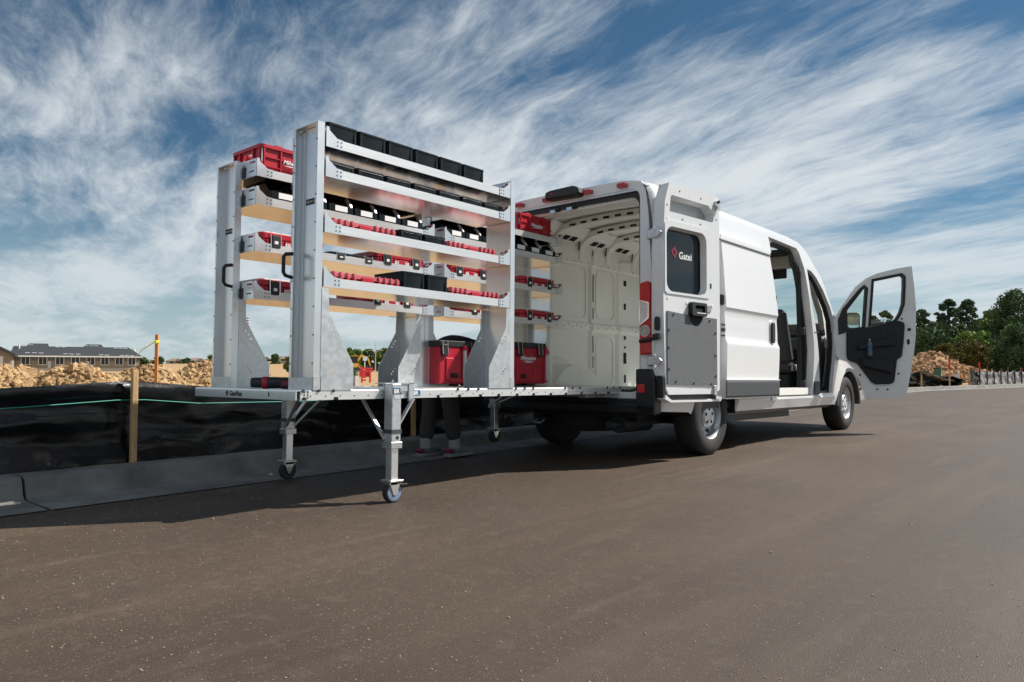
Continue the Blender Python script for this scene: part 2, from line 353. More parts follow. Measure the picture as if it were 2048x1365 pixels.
def clod(r, k):
    b = bmesh.new(); bmesh.ops.create_icosphere(b, subdivisions=1, radius=1); vs = []
    for v in b.verts:
        n = noise.noise(v.co*1.4+Vector((k*3.1, k*7.7, k))); vs.append(v.co*(1+.75*n))
    fs = [[v.index for v in f.verts] for f in b.faces]; b.free(); return vs, fs
CL = [clod(1, k) for k in range(14)]
def clods(name, n, pick, fn, m, rmin, rmax, label):
    mb = MB()
    for i in range(n):
        q = pick(); z = fn(q); r = rmin+(rmax-rmin)*random.random()**4.5
        if z < lot(q)+.03 and random.random() > .12: continue
        vs, fs = CL[random.randrange(14)]; e = Quaternion((random.random()-.5, random.random()-.5, random.random()-.5, random.random()-.5)).normalized().to_matrix()
        sx = Vector((1, .6+.6*random.random(), .5+.4*random.random()))
        mb.add([e @ Vector((v.x*sx.x*r, v.y*sx.y*r, v.z*sx.z*r))+Vector((q.x, q.y, z+r*.15)) for v in vs], fs)
    return tag(obj(name, mb, m), label, 'dirt', kind='stuff')
clods('dirt_clods', 40000, lambda: at(random.uniform(-60, 600), 9.5*(20/9.5)**random.random()), bank, M['dirt'], .010, .085, 'tan clods heaped on the dirt bank behind the black fence')
RM = [(at(1790, 44), 5.2, 1.25), (at(1862, 45), 2.6, 1.62), (at(1905, 46), 2.4, .80), (at(1940, 46), 2.2, .45), (at(1700, 46), 5.0, 1.0)]
def mound(p):
    e = 0
    for c, r, h in RM: e = max(e, h*math.exp(-(((p.x-c.x)**2+(p.y-c.y)**2)/(2*(.6*r)**2))))
    pp = Vector((p.x, p.y, 0)); k = ss(.02, .35, e)
    return lot(p)-.12+.12*k+e+k*(.20*fbm(pp*.7)+.12*abs(fbm(pp*2.2)))
strip('dirt_mound', 1560, 2000, 36, 56, 130, 60, mound, M['reddirt'])
clods('mound_clods', 7000, lambda: at(random.uniform(1640, 1975), random.uniform(38, 47)), mound, M['reddirt'], .03, .24, 'brown clods strewn over the mound near the trees')

gv = MB()
for i in range(5200):
    if i < 2600: x = -5+14*random.random(); y = ky(x)-abs(random.gauss(0, .55))+.30*random.random()
    else: r_ = .8+9*random.random()**1.5; a_ = YAW+random.uniform(-.65, .65); x = CAM.x+r_*math.cos(a_); y = CAM.y+r_*math.sin(a_)
    if y > ky(x)+.33: continue
    z_ = .0 if y < ky(x) else .010
    r_ = random.uniform(.0012, .0042) if random.random() < .97 else random.uniform(.004, .007)
    vs, fs = CL[random.randrange(14)]; gv.add([Vector((v.x*r_+x, v.y*r_*.8+y, v.z*r_*.6+z_+r_*.3)) for v in vs], fs)
M['grit'] = pm('grit', (.16, .125, .095), .9, 0, 0, 40, .05, col2=(.30, .25, .195))
tag(obj('road_grit', gv, M['grit']), 'loose pale grit scattered over the asphalt and gutter', 'gravel', kind='stuff')

# ---------------------------------------------------------------- the van (body frame: X forward from the rear sill, Y to its left, Z up)
van = thing('cargo_van', 'white high roof cargo van with its rear, sliding and front passenger doors open', 'van', TILT.copy())
WT = [(.38, .97), (.45, .99), (.55, 1.005), (.75, 1.012), (1.0, 1.022), (1.2, 1.022), (1.4, 1.012), (1.8, .985), (2.1, .958), (2.25, .935), (2.33, .918), (2.38, .900), (2.42, .868), (2.44, .83)]
def wid(X, z):
    w_ = interp(WT, z)
    if X < .09: w_ -= .050*((.09-X)/.09)**2
    if X > 4.5: w_ -= .20*((X-4.5)/1.5)**2.2
    return w_
def cutmesh(mb, xs, zs):
    bm = bmesh.new(); me = bpy.data.meshes.new('t'); me.from_pydata(mb.v, [], mb.f); bm.from_mesh(me); bpy.data.meshes.remove(me)
    for z in zs: bmesh.ops.bisect_plane(bm, geom=bm.verts[:]+bm.edges[:]+bm.faces[:], plane_co=(0, 0, z), plane_no=(0, 0, 1), dist=1e-5)
    for x in xs: bmesh.ops.bisect_plane(bm, geom=bm.verts[:]+bm.edges[:]+bm.faces[:], plane_co=(x, 0, 0), plane_no=(1, 0, 0), dist=1e-5)
    return bm
def skin(name, outer, holes, m, parent, side=-1, off=0.0, smooth=40):
    loops = [outer]+list(holes); flat = [p for l in loops for p in l]
    tris = tessellate_polygon([[Vector((a, b, 0)) for a, b in l] for l in loops])
    bm = cutmesh(MB().add([(a, 0, b) for a, b in flat], tris), [.015, .03, .05, .09, 4.5, 4.7, 4.9, 5.1, 5.3, 5.5, 5.7, 5.85], [z for z, _ in WT[1:-1]]+[.65, .88, 1.6, 1.95])
    for v in bm.verts: v.co.y = side*(wid(v.co.x, v.co.z)-off)
    for f in bm.faces: f.smooth = True
    bmesh.ops.remove_doubles(bm, verts=bm.verts, dist=1e-4)
    bmesh.ops.recalc_face_normals(bm, faces=bm.faces)
    me = bpy.data.meshes.new(name); bm.to_mesh(me); bm.free()
    return link(name, me, m, parent)
def arc(cx, cz, r, a0, a1, n): return [(cx+r*math.cos(R(a0+(a1-a0)*i/n)), cz+r*math.sin(R(a0+(a1-a0)*i/n))) for i in range(n+1)]
SIDE = [(0, .44), (0, 2.43), (.6, 2.44), (3.2, 2.42), (3.45, 2.395), (3.58, 2.35), (3.69, 2.285), (3.80, 2.205), (3.90, 2.127), (4.08, 2.03), (4.20, 1.89), (4.345, 1.713), (4.53, 1.503), (4.67, 1.43), (4.95, 1.40), (5.45, 1.24), (5.75, 1.02), (5.93, .80), (5.99, .60), (5.96, .40), (5.53, .38)]
SIDE += arc(5.05, .38, .47, 0, 180, 14)[1:]+[(4.45, .40), (1.50, .40)]+arc(1.015, .38, .45, 2, 178, 14)+[(.5, .42)]
SLIDE = [(2.22, .53), (3.60, .53), (3.63, .80), (3.64, 1.08), (3.61, 1.40), (3.58, 1.69), (3.55, 1.90), (3.51, 2.06), (3.46, 2.16), (3.41, 2.25), (3.35, 2.295), (2.50, 2.31), (2.50, 2.12), (2.22, 2.12)]
FRONT = [(3.86, .55), (4.34, .55), (4.36, .72), (4.42, .95), (4.455, 1.15), (4.46, 1.33), (4.43, 1.48), (4.325, 1.655), (4.11, 1.86), (3.90, 2.0), (3.74, 2.06), (3.60, 2.07), (3.66, 1.70), (3.74, 1.30), (3.79, 1.08), (3.84, .80)]
LWIN = [(3.62, 1.40), (4.50, 1.42), (4.30, 1.66), (3.92, 1.98), (3.66, 2.03)]
skin('side_panel', SIDE, [SLIDE, FRONT], M['paint'], van, -1)
skin('side_panel', SIDE, [LWIN], M['paint'], van, 1)
def jamb(name, loop, depth, m):
    mb = MB(); n = len(loop)
    p2 = []
    for (a, b), (c, d) in zip(loop, loop[1:]+loop[:1]):
        k = max(1, int(math.hypot(c-a, d-b)/.12)); p2 += [(a+(c-a)*i/k, b+(d-b)*i/k) for i in range(k)]
    n = len(p2); vs = [(a, -wid(a, b)+e, b) for e in (0, depth) for a, b in p2]
    mb.add(vs, [(i, (i+1) % n, n+(i+1) % n, n+i) for i in range(n)])
    return obj(name, mb, m, van, smooth=45)
jamb('door_jamb', SLIDE, .085, M['paint']); jamb('door_jamb', FRONT, .045, M['paint'])
def shrink(loop, d):
    cx = sum(p[0] for p in loop)/len(loop); cz = sum(p[1] for p in loop)/len(loop)
    out = []; n = len(loop)
    for i in range(n):
        a = Vector(loop[i-1]); b = Vector(loop[i]); c = Vector(loop[(i+1) % n])
        n1 = Vector((-(b-a).y, (b-a).x)).normalized(); n2 = Vector((-(c-b).y, (c-b).x)).normalized(); nn = (n1+n2).normalized()
        if nn.dot(Vector((cx, cz))-b) < 0 and False: nn = -nn
        out.append(tuple(b+nn*d/max(.5, nn.dot(n1))))
    return out
def seal(loop, d, inset, m):
    s2 = shrink(loop, d); mb = MB(); n = len(loop)
    vs = [(a, -wid(a, b)+inset, b) for a, b in loop]+[(a, -wid(a, b)+inset, b) for a, b in s2]+[(a, -wid(a, b)+inset+.05, b) for a, b in s2]
    mb.add(vs, [(i, (i+1) % n, n+(i+1) % n, n+i) for i in range(n)]+[(n+i, n+(i+1) % n, 2*n+(i+1) % n, 2*n+i) for i in range(n)])
    obj('door_seal', mb, m, van, smooth=45)
seal(SLIDE, .04, .083, M['black']); seal(FRONT, .03, .043, M['black'])
# inner skins so that the walls have two faces
INN = [(.05, .60), (.05, 2.36), (3.2, 2.36), (3.6, 2.30), (4.2, 1.95), (4.5, 1.60), (4.5, .60)]
skin('inner_side_panel', INN, [shrink(SLIDE, -.005), shrink(FRONT, -.005)], M['inpaint'], van, -1, .13)
# roof
def roofz(X): return interp([(0, 2.50), (.15, 2.515), (2.9, 2.50), (3.3, 2.46), (3.5, 2.41), (3.6, 2.37)], X)
def rooff(a, b):
    X = .0+3.58*a; e = -1+2*b; y = e*.868; ed = interp([(0, 2.42), (3.1, 2.41), (3.4, 2.38), (3.58, 2.34)], X)
    c = math.copysign(abs(e)**1.0, e); z = ed+(roofz(X)-ed)*(1-abs(e)**6)
    if X < .12: z -= .03*((.12-X)/.12)**2
    return (X, y, z)
obj('roof', MB().grid(rooff, 40, 28), M['paint'], van, smooth=50)
for i in range(6):
    y = -.58+i*.232; obj('roof_rib', MB().grid(lambda a, b, y=y: (.35+2.9*a, y-.035+.07*b, rooff((.35+2.9*a)/3.58, .5+(y-.035+.07*b)/1.736)[2]+.010*math.sin(math.pi*b)), 8, 6), M['paint'], van, smooth=60)
# windscreen, bonnet, nose
def shell(x0, z0, x1, z1, wy0, wy1, bow):
    return lambda a, b: (x0+(x1-x0)*b+bow*(1-(2*a-1)**2), (-1+2*a)*(wy0+(wy1-wy0)*b), z0+(z1-z0)*b)
obj('windscreen', MB().grid(shell(3.58, 2.35, 4.60, 1.46, .84, .93, .12), 14, 8), M['glass'], van, smooth=60)
obj('bonnet', MB().grid(lambda a, b: ((4.58+1.37*b)+.10*(1-(2*a-1)**2)*b, (-1+2*a)*(.93-.12*b), interp([(0, 1.47), (.2, 1.40), (.55, 1.24), (.85, 1.02), (1, .84)], b)), 14, 10), M['paint'], van, smooth=60)
obj('grille', MB().grid(lambda a, b: (5.95+.08*(1-(2*a-1)**2)+.05*b, (-1+2*a)*.81, .84-.46*b), 12, 6), M['black'], van, smooth=60)
for s in (-1, 1): obj('headlamp', MB().grid(lambda a, b, s=s: (5.35+.55*a, s*(.985-.20*a*a)+s*.01, 1.20-.28*a+(-.16+.16*b)), 8, 4), M['clear'], van, smooth=60)
# rear frame
RO = [(-.945, .46), (-.935, .75), (-.93, 1.05), (-.905, 1.56), (-.885, 1.95), (-.868, 2.20), (-.845, 2.36), (-.80, 2.44), (-.60, 2.475), (0, 2.482)]
RO = RO+[(-y, z) for y, z in RO[-2::-1]]
RH = rr(-.79, .79, .60, 2.385, .09, 5)
obj('rear_frame', MB().prism(RO, [RH], YZ, 0.0, .07), M['paint'], van, smooth=30)
obj('rear_seal', MB().prism(rr(-.795, .795, .595, 2.39, .09, 5), [rr(-.765, .765, .62, 2.325, .10, 5)], YZ, .03, .06), M['black'], van)
obj('rear_header', MB().prism(rr(-.80, .80, 2.30, 2.40, .02, 2), [], YZ, .062, .20), M['inpaint'], van)
obj('header_strip', MB().prism(rr(-.78, .78, 2.365, 2.385, .008, 2), [], YZ, .008, .028), M['steel'], van)
for y in (.18, -.02):
    lk = obj('roof_latch', MB().box(.02, .09, y-.06, y+.06, 2.315, 2.36), M['black'], van, bevel=.008); obj('striker', MB().box(.0, .03, y-.03, y+.03, 2.30, 2.325), M['chrome'], lk)
# floor, sills, underbody
obj('floor', MB().box(.03, 4.3, -.90, .90, .50, .545), M['inpaint'], van)
obj('rear_step', MB().box(-.08, .05, -.80, .80, .47, .545), M['black'], van, bevel=.01)
obj('bumper', MB().prism([(-.03, .41), (-.10, .42), (-.10, .50), (-.03, .53)], [], lambda a, b, t: (a, t, b), -.98, .98), M['black'], van, bevel=.01)
for s in (-1, 1):
    obj('bumper_corner', MB().prism([(s*.80, .42), (s*.80, .80), (s*.95, .80), (s*.985, .70), (s*.985, .42)], [], YZ, -.10, .02), M['black'], van, bevel=.012)
    obj('reflector', MB().box(-.108, -.098, s*.86-.035, s*.86+.035, .60, .67), M['redlens'], van)
obj('side_sill', MB().prism([(-.90, .36), (-.985, .40), (-1.005, .46), (-1.02, .50), (-1.015, .525), (-.88, .53)], [], YZ, 1.48, 4.42), M['paint'], van, smooth=25)
obj('underbody', MB().box(.25, 5.5, -.60, .60, .36, .50).box(1.5, 3.6, -.72, -.2, .27, .37).box(1.9, 3.2, .1, .7, .25, .37), M['black'], van)
obj('floor_pan', MB().box(.02, 4.6, -.94, .94, .44, .499), M['black'], van)
obj('axle_beam', MB().cyl((1.015, -.80, .33), (1.015, .80, .33), .055).box(.3, 1.6, -.58, -.52, .33, .37).box(.3, 1.6, .52, .58, .33, .37), M['trim'], van)
obj('exhaust', MB().cyl((.10, -.40, .30), (1.6, -.40, .31), .035).cyl((.25, -.40, .30), (.75, -.40, .30), .085), M['rivet'], van, smooth=40)
obj('spare_wheel', MB().lathe([(.08, -.09), (.33, -.09), (.36, -.04), (.36, .04), (.33, .09), (.08, .09)], 'Z', (.58, .18, .30), 24), M['rubber'], van, smooth=40)
obj('tow_loop', MB().tube([(-.06, .22, .33), (-.12, .22, .30), (-.12, .30, .30), (-.06, .30, .33)], .012), M['steel'], van)
# wheel arches and wheels
for s in (-1, 1):
    obj('arch_trim', MB().prism(arc(5.05, .38, .50, 0, 180, 16)+arc(5.05, .38, .455, 180, 0, 16), [], XZ, s*.86, s*(1.005 if s < 0 else 1.0)), M['greytrim'], van, smooth=40)
    for cx, r in ((5.05, .47), (1.015, .45)):
        obj('wheel_housing', MB().add([(a, s*y, b) for y in (.62, .985) for a, b in arc(cx, .38, r, 0, 180, 14)], [(i, i+1, 16+i, 15+i) for i in range(14)]), M['black'], van)
TI = TILT.inverted()
def wheel(X, y, s):
    w_ = bpy.data.objects.new('wheel', None); C.objects.link(w_); w_.parent = van; w_.matrix_local = TI @ Matrix.Translation((X, y, .366))
    o = s
    ty = obj('tyre', MB().lathe([(.215, .105), (.235, .118), (.30, .124), (.335, .112), (.358, .096), (.366, .080), (.3665, -.08), (.358, -.096), (.335, -.112), (.30, -.124), (.235, -.118), (.215, -.105)], 'Y', n=48, closed=True), M['rubber'], w_, smooth=50)
    rm = obj('rim', MB().lathe([(.222, o*.108), (.212, o*.100), (.200, o*.075), (.190, o*.030), (.150, o*.020), (.125, o*.045), (.10, o*.060), (.02, o*.060), (.02, -o*.02), (.2, -o*.06), (.215, -o*.10)], 'Y', n=48, cap=False), M['rim'], w_, smooth=40)
    hl = MB()
    for i in range(10):
        a = 2*math.pi*i/10+.2; hl.cyl((.168*math.cos(a), o*.018, .168*math.sin(a)), (.168*math.cos(a), o*.032, .168*math.sin(a)), .019, n=10)
    cp = obj('hub_cap', MB().lathe([(.108, o*.058), (.106, o*.080), (.096, o*.090), (.085, o*.084), (.045, o*.088), (.03, o*.094), (.001, o*.096)], 'Y', n=36, cap=False), M['cap'], w_, smooth=40)
    for i in range(5):
        a = 2*math.pi*i/5+math.pi/2; hl.cyl((.066*math.cos(a), o*.080, .066*math.sin(a)), (.066*math.cos(a), o*.0885, .066*math.sin(a)), .0155, n=10)
    obj('wheel_holes', hl, M['hole'], w_)
    return w_
wheel(1.015, -.845, -1); wheel(1.015, .845, 1); wheel(5.05, -.855, -1); wheel(5.05, .855, 1)
# tail lamps
for s in (-1, 1):
    Yf = lambda a, b, t, s=s: (t, s*a, b)
    tl = obj('tail_lamp', MB().prism([(.805, .92), (.935, .93), (.925, 1.30), (.915, 1.53), (.88, 1.555), (.805, 1.535)], [], Yf, -.045, .03), M['redlens'], van, bevel=.01)
    obj('clear_lens', MB().prism([(.822, 1.18), (.90, 1.235), (.905, 1.36), (.822, 1.385)], [], Yf, -.056, -.044), M['clear'], tl)
    obj('lens_rim', MB().prism([(.815, 1.165), (.908, 1.23), (.912, 1.368), (.815, 1.393)], [[(.826, 1.188), (.826, 1.378), (.899, 1.355), (.896, 1.240)]], Yf, -.060, -.044), M['chrome'], tl)
    rv = obj('reversing_lamp', MB().prism(ngon(.865, 1.125, .05, 20), [], Yf, -.056, -.044), M['clear'], tl)
    for r_ in (.018, .030, .042): obj('lens_ring', MB().prism(ngon(.865, 1.125, r_, 18), [ngon(.865, 1.125, r_-.005, 18)], Yf, -.060, -.055), M['greyprint'], rv)
# roof marker lamps, brake lamp housing
for y in (.57, .225, -.25, -.62): obj('roof_marker_lamp', MB().prism(rr(y-.045, y+.045, 2.405, 2.445, .012, 3), [], YZ, -.045, .01), M['redbright'], van, bevel=.006)
bh = obj('brake_lamp_housing', MB().prism([(.20, 2.405), (.20, 2.475), (.14, 2.49), (-.12, 2.495), (-.185, 2.475), (-.20, 2.41), (-.16, 2.395)], [], YZ, -.10, .02), M['black'], van, bevel=.015)
obj('brake_lamp_mark', MB().prism(rr(.09, .13, 2.44, 2.46, .006, 3), [], YZ, -.104, -.10), M['redprint'], bh)
# inside: left wall, ceiling, bows
def wallf(a, b):
    X = .07+4.2*a; z = .545+1.62*b; y = .925
    y -= .035*ss(1.27, 1.29, z)*ss(1.375, 1.355, z)                      # belt rail
    y -= .035*ss(2.04, 2.06, z)                                           # upper rail
    for c, h in ((1.70, .035), (2.38, .12), (.55, .05), (3.1, .05), (3.6, .06)):
        y -= .035*ss(c-h-.015, c-h, X)*ss(c+h+.015, c+h, X)
    q_ = ((X-1.05)/.50)**2+((z-.52)/.44)**2
    y -= .045*ss(1.0, .86, q_)
    return (X, y+.004*noise.noise(Vector((X*2, z*2, 0))), z)
obj('inner_side_wall', MB().grid(wallf, 260, 90), M['inpaint'], van, smooth=30)
wl = obj('upper_wall_panel', MB().add([(x, y, z) for x in (.07, 4.27) for y, z in ((.89, 2.165), (.895, 2.28), (.80, 2.335), (.70, 2.42))], [(0, 1, 5, 4), (1, 2, 6, 5), (2, 3, 7, 6)]), M['inpaint'], van)
obj('ceiling', MB().grid(lambda a, b: (.07+3.5*a, -.82+1.64*b, 2.455-.05*abs(2*b-1)**4+.006*math.sin(a*70)), 120, 14), M['inpaint'], van, smooth=50)
def bow(X):
    pts = [(.905, 2.10), (.885, 2.25), (.84, 2.31), (.74, 2.365), (.55, 2.395), (0, 2.41), (-.55, 2.395), (-.74, 2.365), (-.84, 2.31), (-.885, 2.25)]
    mb = MB(); vs = []
    for y, z in pts:
        k = Vector((0, -y, 1.6-z)).normalized()
        for dx, dd in ((-.055, -.01), (-.038, .055), (.038, .055), (.055, -.01)): vs.append((X+dx, y+k.y*(dd-.015), z+k.z*(dd-.015)+.01))
    n = len(pts); mb.add(vs, [(i*4+j, i*4+j+1, i*4+j+5, i*4+j+4) for i in range(n-1) for j in range(3)])
    b_ = obj('roof_bow', mb, M['inpaint'], van, smooth=40)
    sl_ = MB()
    for k in range(9):
        y = -.58+k*.145; z = 2.395-.02*(y/.55)**2; sl_.box(X-.0555, X-.046, y-.036, y+.036, z-.004, z+.016)
    sl_.add([(X-.06, .865, 2.20), (X-.06, .85, 2.30), (X-.085, .85, 2.30), (X-.085, .865, 2.20)], [(0, 1, 2, 3)])
    obj('slots', sl_, M['hole'], b_)
for X in (.52, .92, 1.45, 2.0, 2.6): bow(X)
for X0 in (.74, 1.10, 1.24, 1.66, 1.80, 2.2, 2.34):
    obj('wall_hole', MB().prism([(X0-.055, .22), (X0+.045, .22), (X0+.055, .86), (X0-.045, .86)], [], lambda a, b, t: (a, .895-.095*b-.004*t, 2.28+.055*b-.004*t), .5, 1.5), M['hole'], van)
for z0, z1 in ((2.10, 2.24), (1.62, 1.95), (1.42, 1.55), (1.02, 1.22), (.84, .98), (.66, .80)): obj('wall_slot', MB().box(1.694, 1.706, .884, .8875, z0, z1), M['hole'], van)
for z0, z1, h in ((1.58, 1.66, .022), (1.20, 1.25, .02), (1.09, 1.12, .02), (.90, 1.04, .03), (.66, .76, .02), (1.88, 1.95, .03)): obj('wall_slot', MB().prism(rr(2.40-h, 2.40+h, z0, z1, .012, 3), [], XZ, .884, .8875), M['hole'], van)
hr = MB()
for i in range(26): hr.cyl((.7+i*.085, .8875, 1.335-.02*(i % 2)), (.7+i*.085, .884, 1.335-.02*(i % 2)), .006, n=8)
for i in range(13): hr.cyl((.9+i*.14, .888, 2.07), (.9+i*.14, .884, 2.07), .006, n=8)
obj('bolt_holes', hr, M['hole'], van)
obj('wheel_arch_cover', MB().add([(a, y, b) for y in (.60, .935) for a, b in arc(1.015, .40, .475, 0, 180, 16)], [(i, i+1, 18+i, 17+i) for i in range(16)]+[tuple(range(17))]), M['inpaint'], van, smooth=40)
def stamp(name, lp, y): obj(name, MB().prism(lp, [shrink(lp, .012)], XZ, y-.006, y+.004), M['inpaint'], van, smooth=30)
for lp in (rr(.62, 1.60, 1.42, 2.02, .08), rr(1.80, 2.20, 1.42, 2.02, .10), rr(1.80, 2.18, .62, 1.22, .10)): stamp('wall_pressing', lp, .918)
# cab
def seat(y):
    s = bpy.data.objects.new('seat', None); C.objects.link(s); s.parent = van
    obj('seat_base', MB().box(3.62, 4.05, y-.22, y+.22, .545, .80), M['trim'], s, bevel=.03)
    obj('cushion', MB().box(3.55, 4.12, y-.25, y+.25, .80, .95), M['seat'], s, bevel=.05, smooth=40)
    obj('backrest', MB().add([Vector(v) for v in ((3.55, y-.25, .92), (3.72, y-.25, .92), (3.54, y-.22, 1.58), (3.40, y-.22, 1.58), (3.55, y+.25, .92), (3.72, y+.25, .92), (3.54, y+.22, 1.58), (3.40, y+.22, 1.58))], [(0, 1, 2, 3), (7, 6, 5, 4), (0, 4, 5, 1), (1, 5, 6, 2), (2, 6, 7, 3), (3, 7, 4, 0)]), M['seat'], s, bevel=.05, smooth=40)
    obj('headrest', MB().box(3.38, 3.48, y-.13, y+.13, 1.60, 1.78), M['seat'], s, bevel=.04, smooth=40)
    obj('seat_lever', MB().box(3.55, 3.85, y-.275, y-.25, .82, .90), M['greyprint'], s, bevel=.01)
seat(-.52); seat(.50)
obj('dashboard', MB().prism([(4.30, .70), (4.25, 1.10), (4.40, 1.26), (4.62, 1.34), (4.75, 1.10), (4.75, .60)], [], XZ, -.86, .88), M['trim'], van, bevel=.03)
obj('steering_wheel', MB().tube([(4.18+.06*math.sin(R(t)), .50+.19*math.cos(R(t)), 1.16+.17*math.sin(R(t))) for t in range(0, 361, 20)], .016), M['trim'], van, smooth=60)
obj('headliner', MB().box(3.15, 3.52, -.80, .80, 2.24, 2.27), M['trim'], van, bevel=.01)
obj('header_trim', MB().prism([(3.45, 2.10), (3.68, 2.10), (3.60, 2.24), (3.45, 2.24)], [], XZ, -.80, .80), M['beige'], van, bevel=.01)
for y in (-.45, .45): obj('sun_visor', MB().box(3.62, 3.65, y-.25, y+.25, 1.98, 2.14), M['trim'], van, bevel=.01)
obj('pillar_trim', MB().prism([(3.44, .60), (3.66, .60), (3.70, 1.2), (3.60, 1.9), (3.50, 2.10), (3.34, 2.16), (3.46, 1.9), (3.50, 1.2)], [], XZ, -.905, -.865), M['trim'], van, bevel=.015)
obj('cab_step', MB().box(2.3, 3.6, -.97, -.86, .54, .62), M['inpaint'], van); obj('step_tread', MB().box(2.3, 3.58, -1.005, -.90, .528, .537), M['trim'], van)
obj('kick_panel', MB().box(3.86, 4.34, -.88, -.80, .56, 1.34), M['trim'], van); obj('cab_floor', MB().box(3.5, 4.7, -.88, .88, .545, .57), M['trim'], van)
obj('pillar_trim', MB().prism([(4.40, 1.38), (4.32, 1.60), (3.96, 1.93), (3.88, 1.97), (4.24, 1.55), (4.31, 1.36)], [], XZ, -.90, -.86), M['beige'], van)
for z in (1.98, 1.30, .66): obj('striker_plate', MB().box(3.36+.1*(z < 1.9), 3.40+.1*(z < 1.9), -.965, -.90, z-.045, z+.045), M['black'], van, bevel=.008)
# sliding door, run back along the side
sdo = bpy.data.objects.new('sliding_door', None); C.objects.link(sdo); sdo.parent = van
def sdy(z): return -(wid(2, z)+.078)+.010*ss(1.36, 1.39, z)*1-.012*ss(1.07, 1.10, z)*ss(1.14, 1.11, z)+.02*(ss(1.13, 1.105, z)-1)*0
def relief(z):
    r = interp([(.50, .0), (.72, .0), (1.06, .004), (1.10, .022), (1.13, .026), (1.36, .022), (1.40, .0), (2.2, 0)], z); return r
prof = [.53, .70, .74, .85, .95, 1.04, 1.06, 1.08, 1.10, 1.13, 1.2, 1.3, 1.35, 1.37, 1.385, 1.40, 1.5, 1.6, 1.7, 1.8, 1.9, 2.0, 2.03, 2.06, 2.10]
vs = []; nn = 10
def edge_x(z): return 2.215+interp([(.5, .06), (.70, .10), (1.0, .115), (1.5, .10), (2.1, 0.0)], z)
for z in prof:
    for i in range(nn+1):
        X = 1.045+(edge_x(z)-1.045)*i/nn; vs.append((X, -(wid(2, z)+.085)+relief(z), z))
k = nn+1; n = len(prof)
mb = MB().add(vs, [(j*k+i, j*k+i+1, (j+1)*k+i+1, (j+1)*k+i) for j in range(n-1) for i in range(nn)])
obj('door_skin', mb, M['paint'], sdo, smooth=30)
mb = MB()
for side_i in (0, nn):
    a = [Vector(vs[j*k+side_i]) for j in range(n)]; b = [p+Vector((.0, .085, 0)) for p in a]
    mb.add(a+b, [(j, j+1, n+j+1, n+j) for j in range(n-1)])
mb.add([Vector(vs[(n-1)*k]), Vector(vs[(n-1)*k+nn]), Vector(vs[(n-1)*k+nn])+Vector((0, .075, 0)), Vector(vs[(n-1)*k])+Vector((0, .075, 0))], [(0, 1, 2, 3)])
mb.add([Vector(vs[0]), Vector(vs[nn]), Vector(vs[nn])+Vector((0, .075, 0)), Vector(vs[0])+Vector((0, .075, 0))], [(0, 1, 2, 3)])
obj('door_edge', mb, M['paint'], sdo, smooth=40)
obj('door_back', MB().grid(lambda a, b: (1.01+1.28*a-.06*b*a, -(wid(2, .53+1.56*b)+.010), .53+1.56*b), 2, 12), M['inpaint'], sdo, smooth=40)
obj('drip_rail', MB().prism([(-1.062, 2.045), (-1.052, 2.06), (-1.03, 2.06), (-1.035, 2.045)], [], YZ, 1.0, 2.225), M['greytrim'], sdo)
obj('upper_fascia', MB().add([(X, -(wid(2, z)+e), z) for X in (1.0, 2.25) for z, e in ((2.062, .083), (2.10, .075), (2.125, .004))], [(0, 1, 4, 3), (1, 2, 5, 4)]), M['paint'], sdo)
obj('side_moulding', MB().prism([(.54, -1.103), (.56, -1.113), (.69, -1.116), (.705, -1.105)], [], lambda a, b, t: (t, b, a), 1.005, 2.295), M['greytrim'], sdo, bevel=.003)
obj('moulding_cap', MB().box(1.005, 2.31, -1.117, -1.09, .708, .716), M['paint'], sdo)
hd = obj('door_handle', MB().prism(rr(2.135, 2.205, 1.10, 1.32, .033, 5), [], XZ, -1.108, -1.07), M['black'], sdo, bevel=.008, smooth=40)
obj('handle_recess', MB().prism(rr(2.12, 2.225, 1.06, 1.34, .045, 5), [], XZ, -1.087, -1.07), M['paint'], sdo, smooth=30)
for z in (1.47, ): obj('bump_stop', MB().prism(rr(-1.075, -1.035, z-.05, z+.05, .019, 4), [], YZ, 1.02, 1.047), M['black'], sdo)
bl = MB()
for y, z in ((-1.078, 1.23), (-1.055, 1.235), (-1.075, 1.13), (-1.055, 1.13)): bl.cyl((1.03, y, z), (1.047, y, z), .008, n=8)
bl.box(1.025, 1.047, -1.085, -1.05, 1.17, 1.20); obj('edge_bolts', bl, M['rivet'], sdo)
obj('lower_roller', MB().box(2.05, 2.42, -1.06, -.98, .548, .565).box(2.30, 2.44, -1.03, -.99, .49, .545), M['steel'], sdo)
obj('side_moulding', MB().prism([(.53, -1.012), (.55, -1.024), (.69, -1.028), (.70, -1.015)], [], lambda a, b, t: (t, b, a), 3.65, 3.825), M['greytrim'], van, bevel=.003)
obj('fuel_flap', MB().box(3.655, 3.80, -1.026, -1.01, 1.3, 1.301), M['paint'], van)

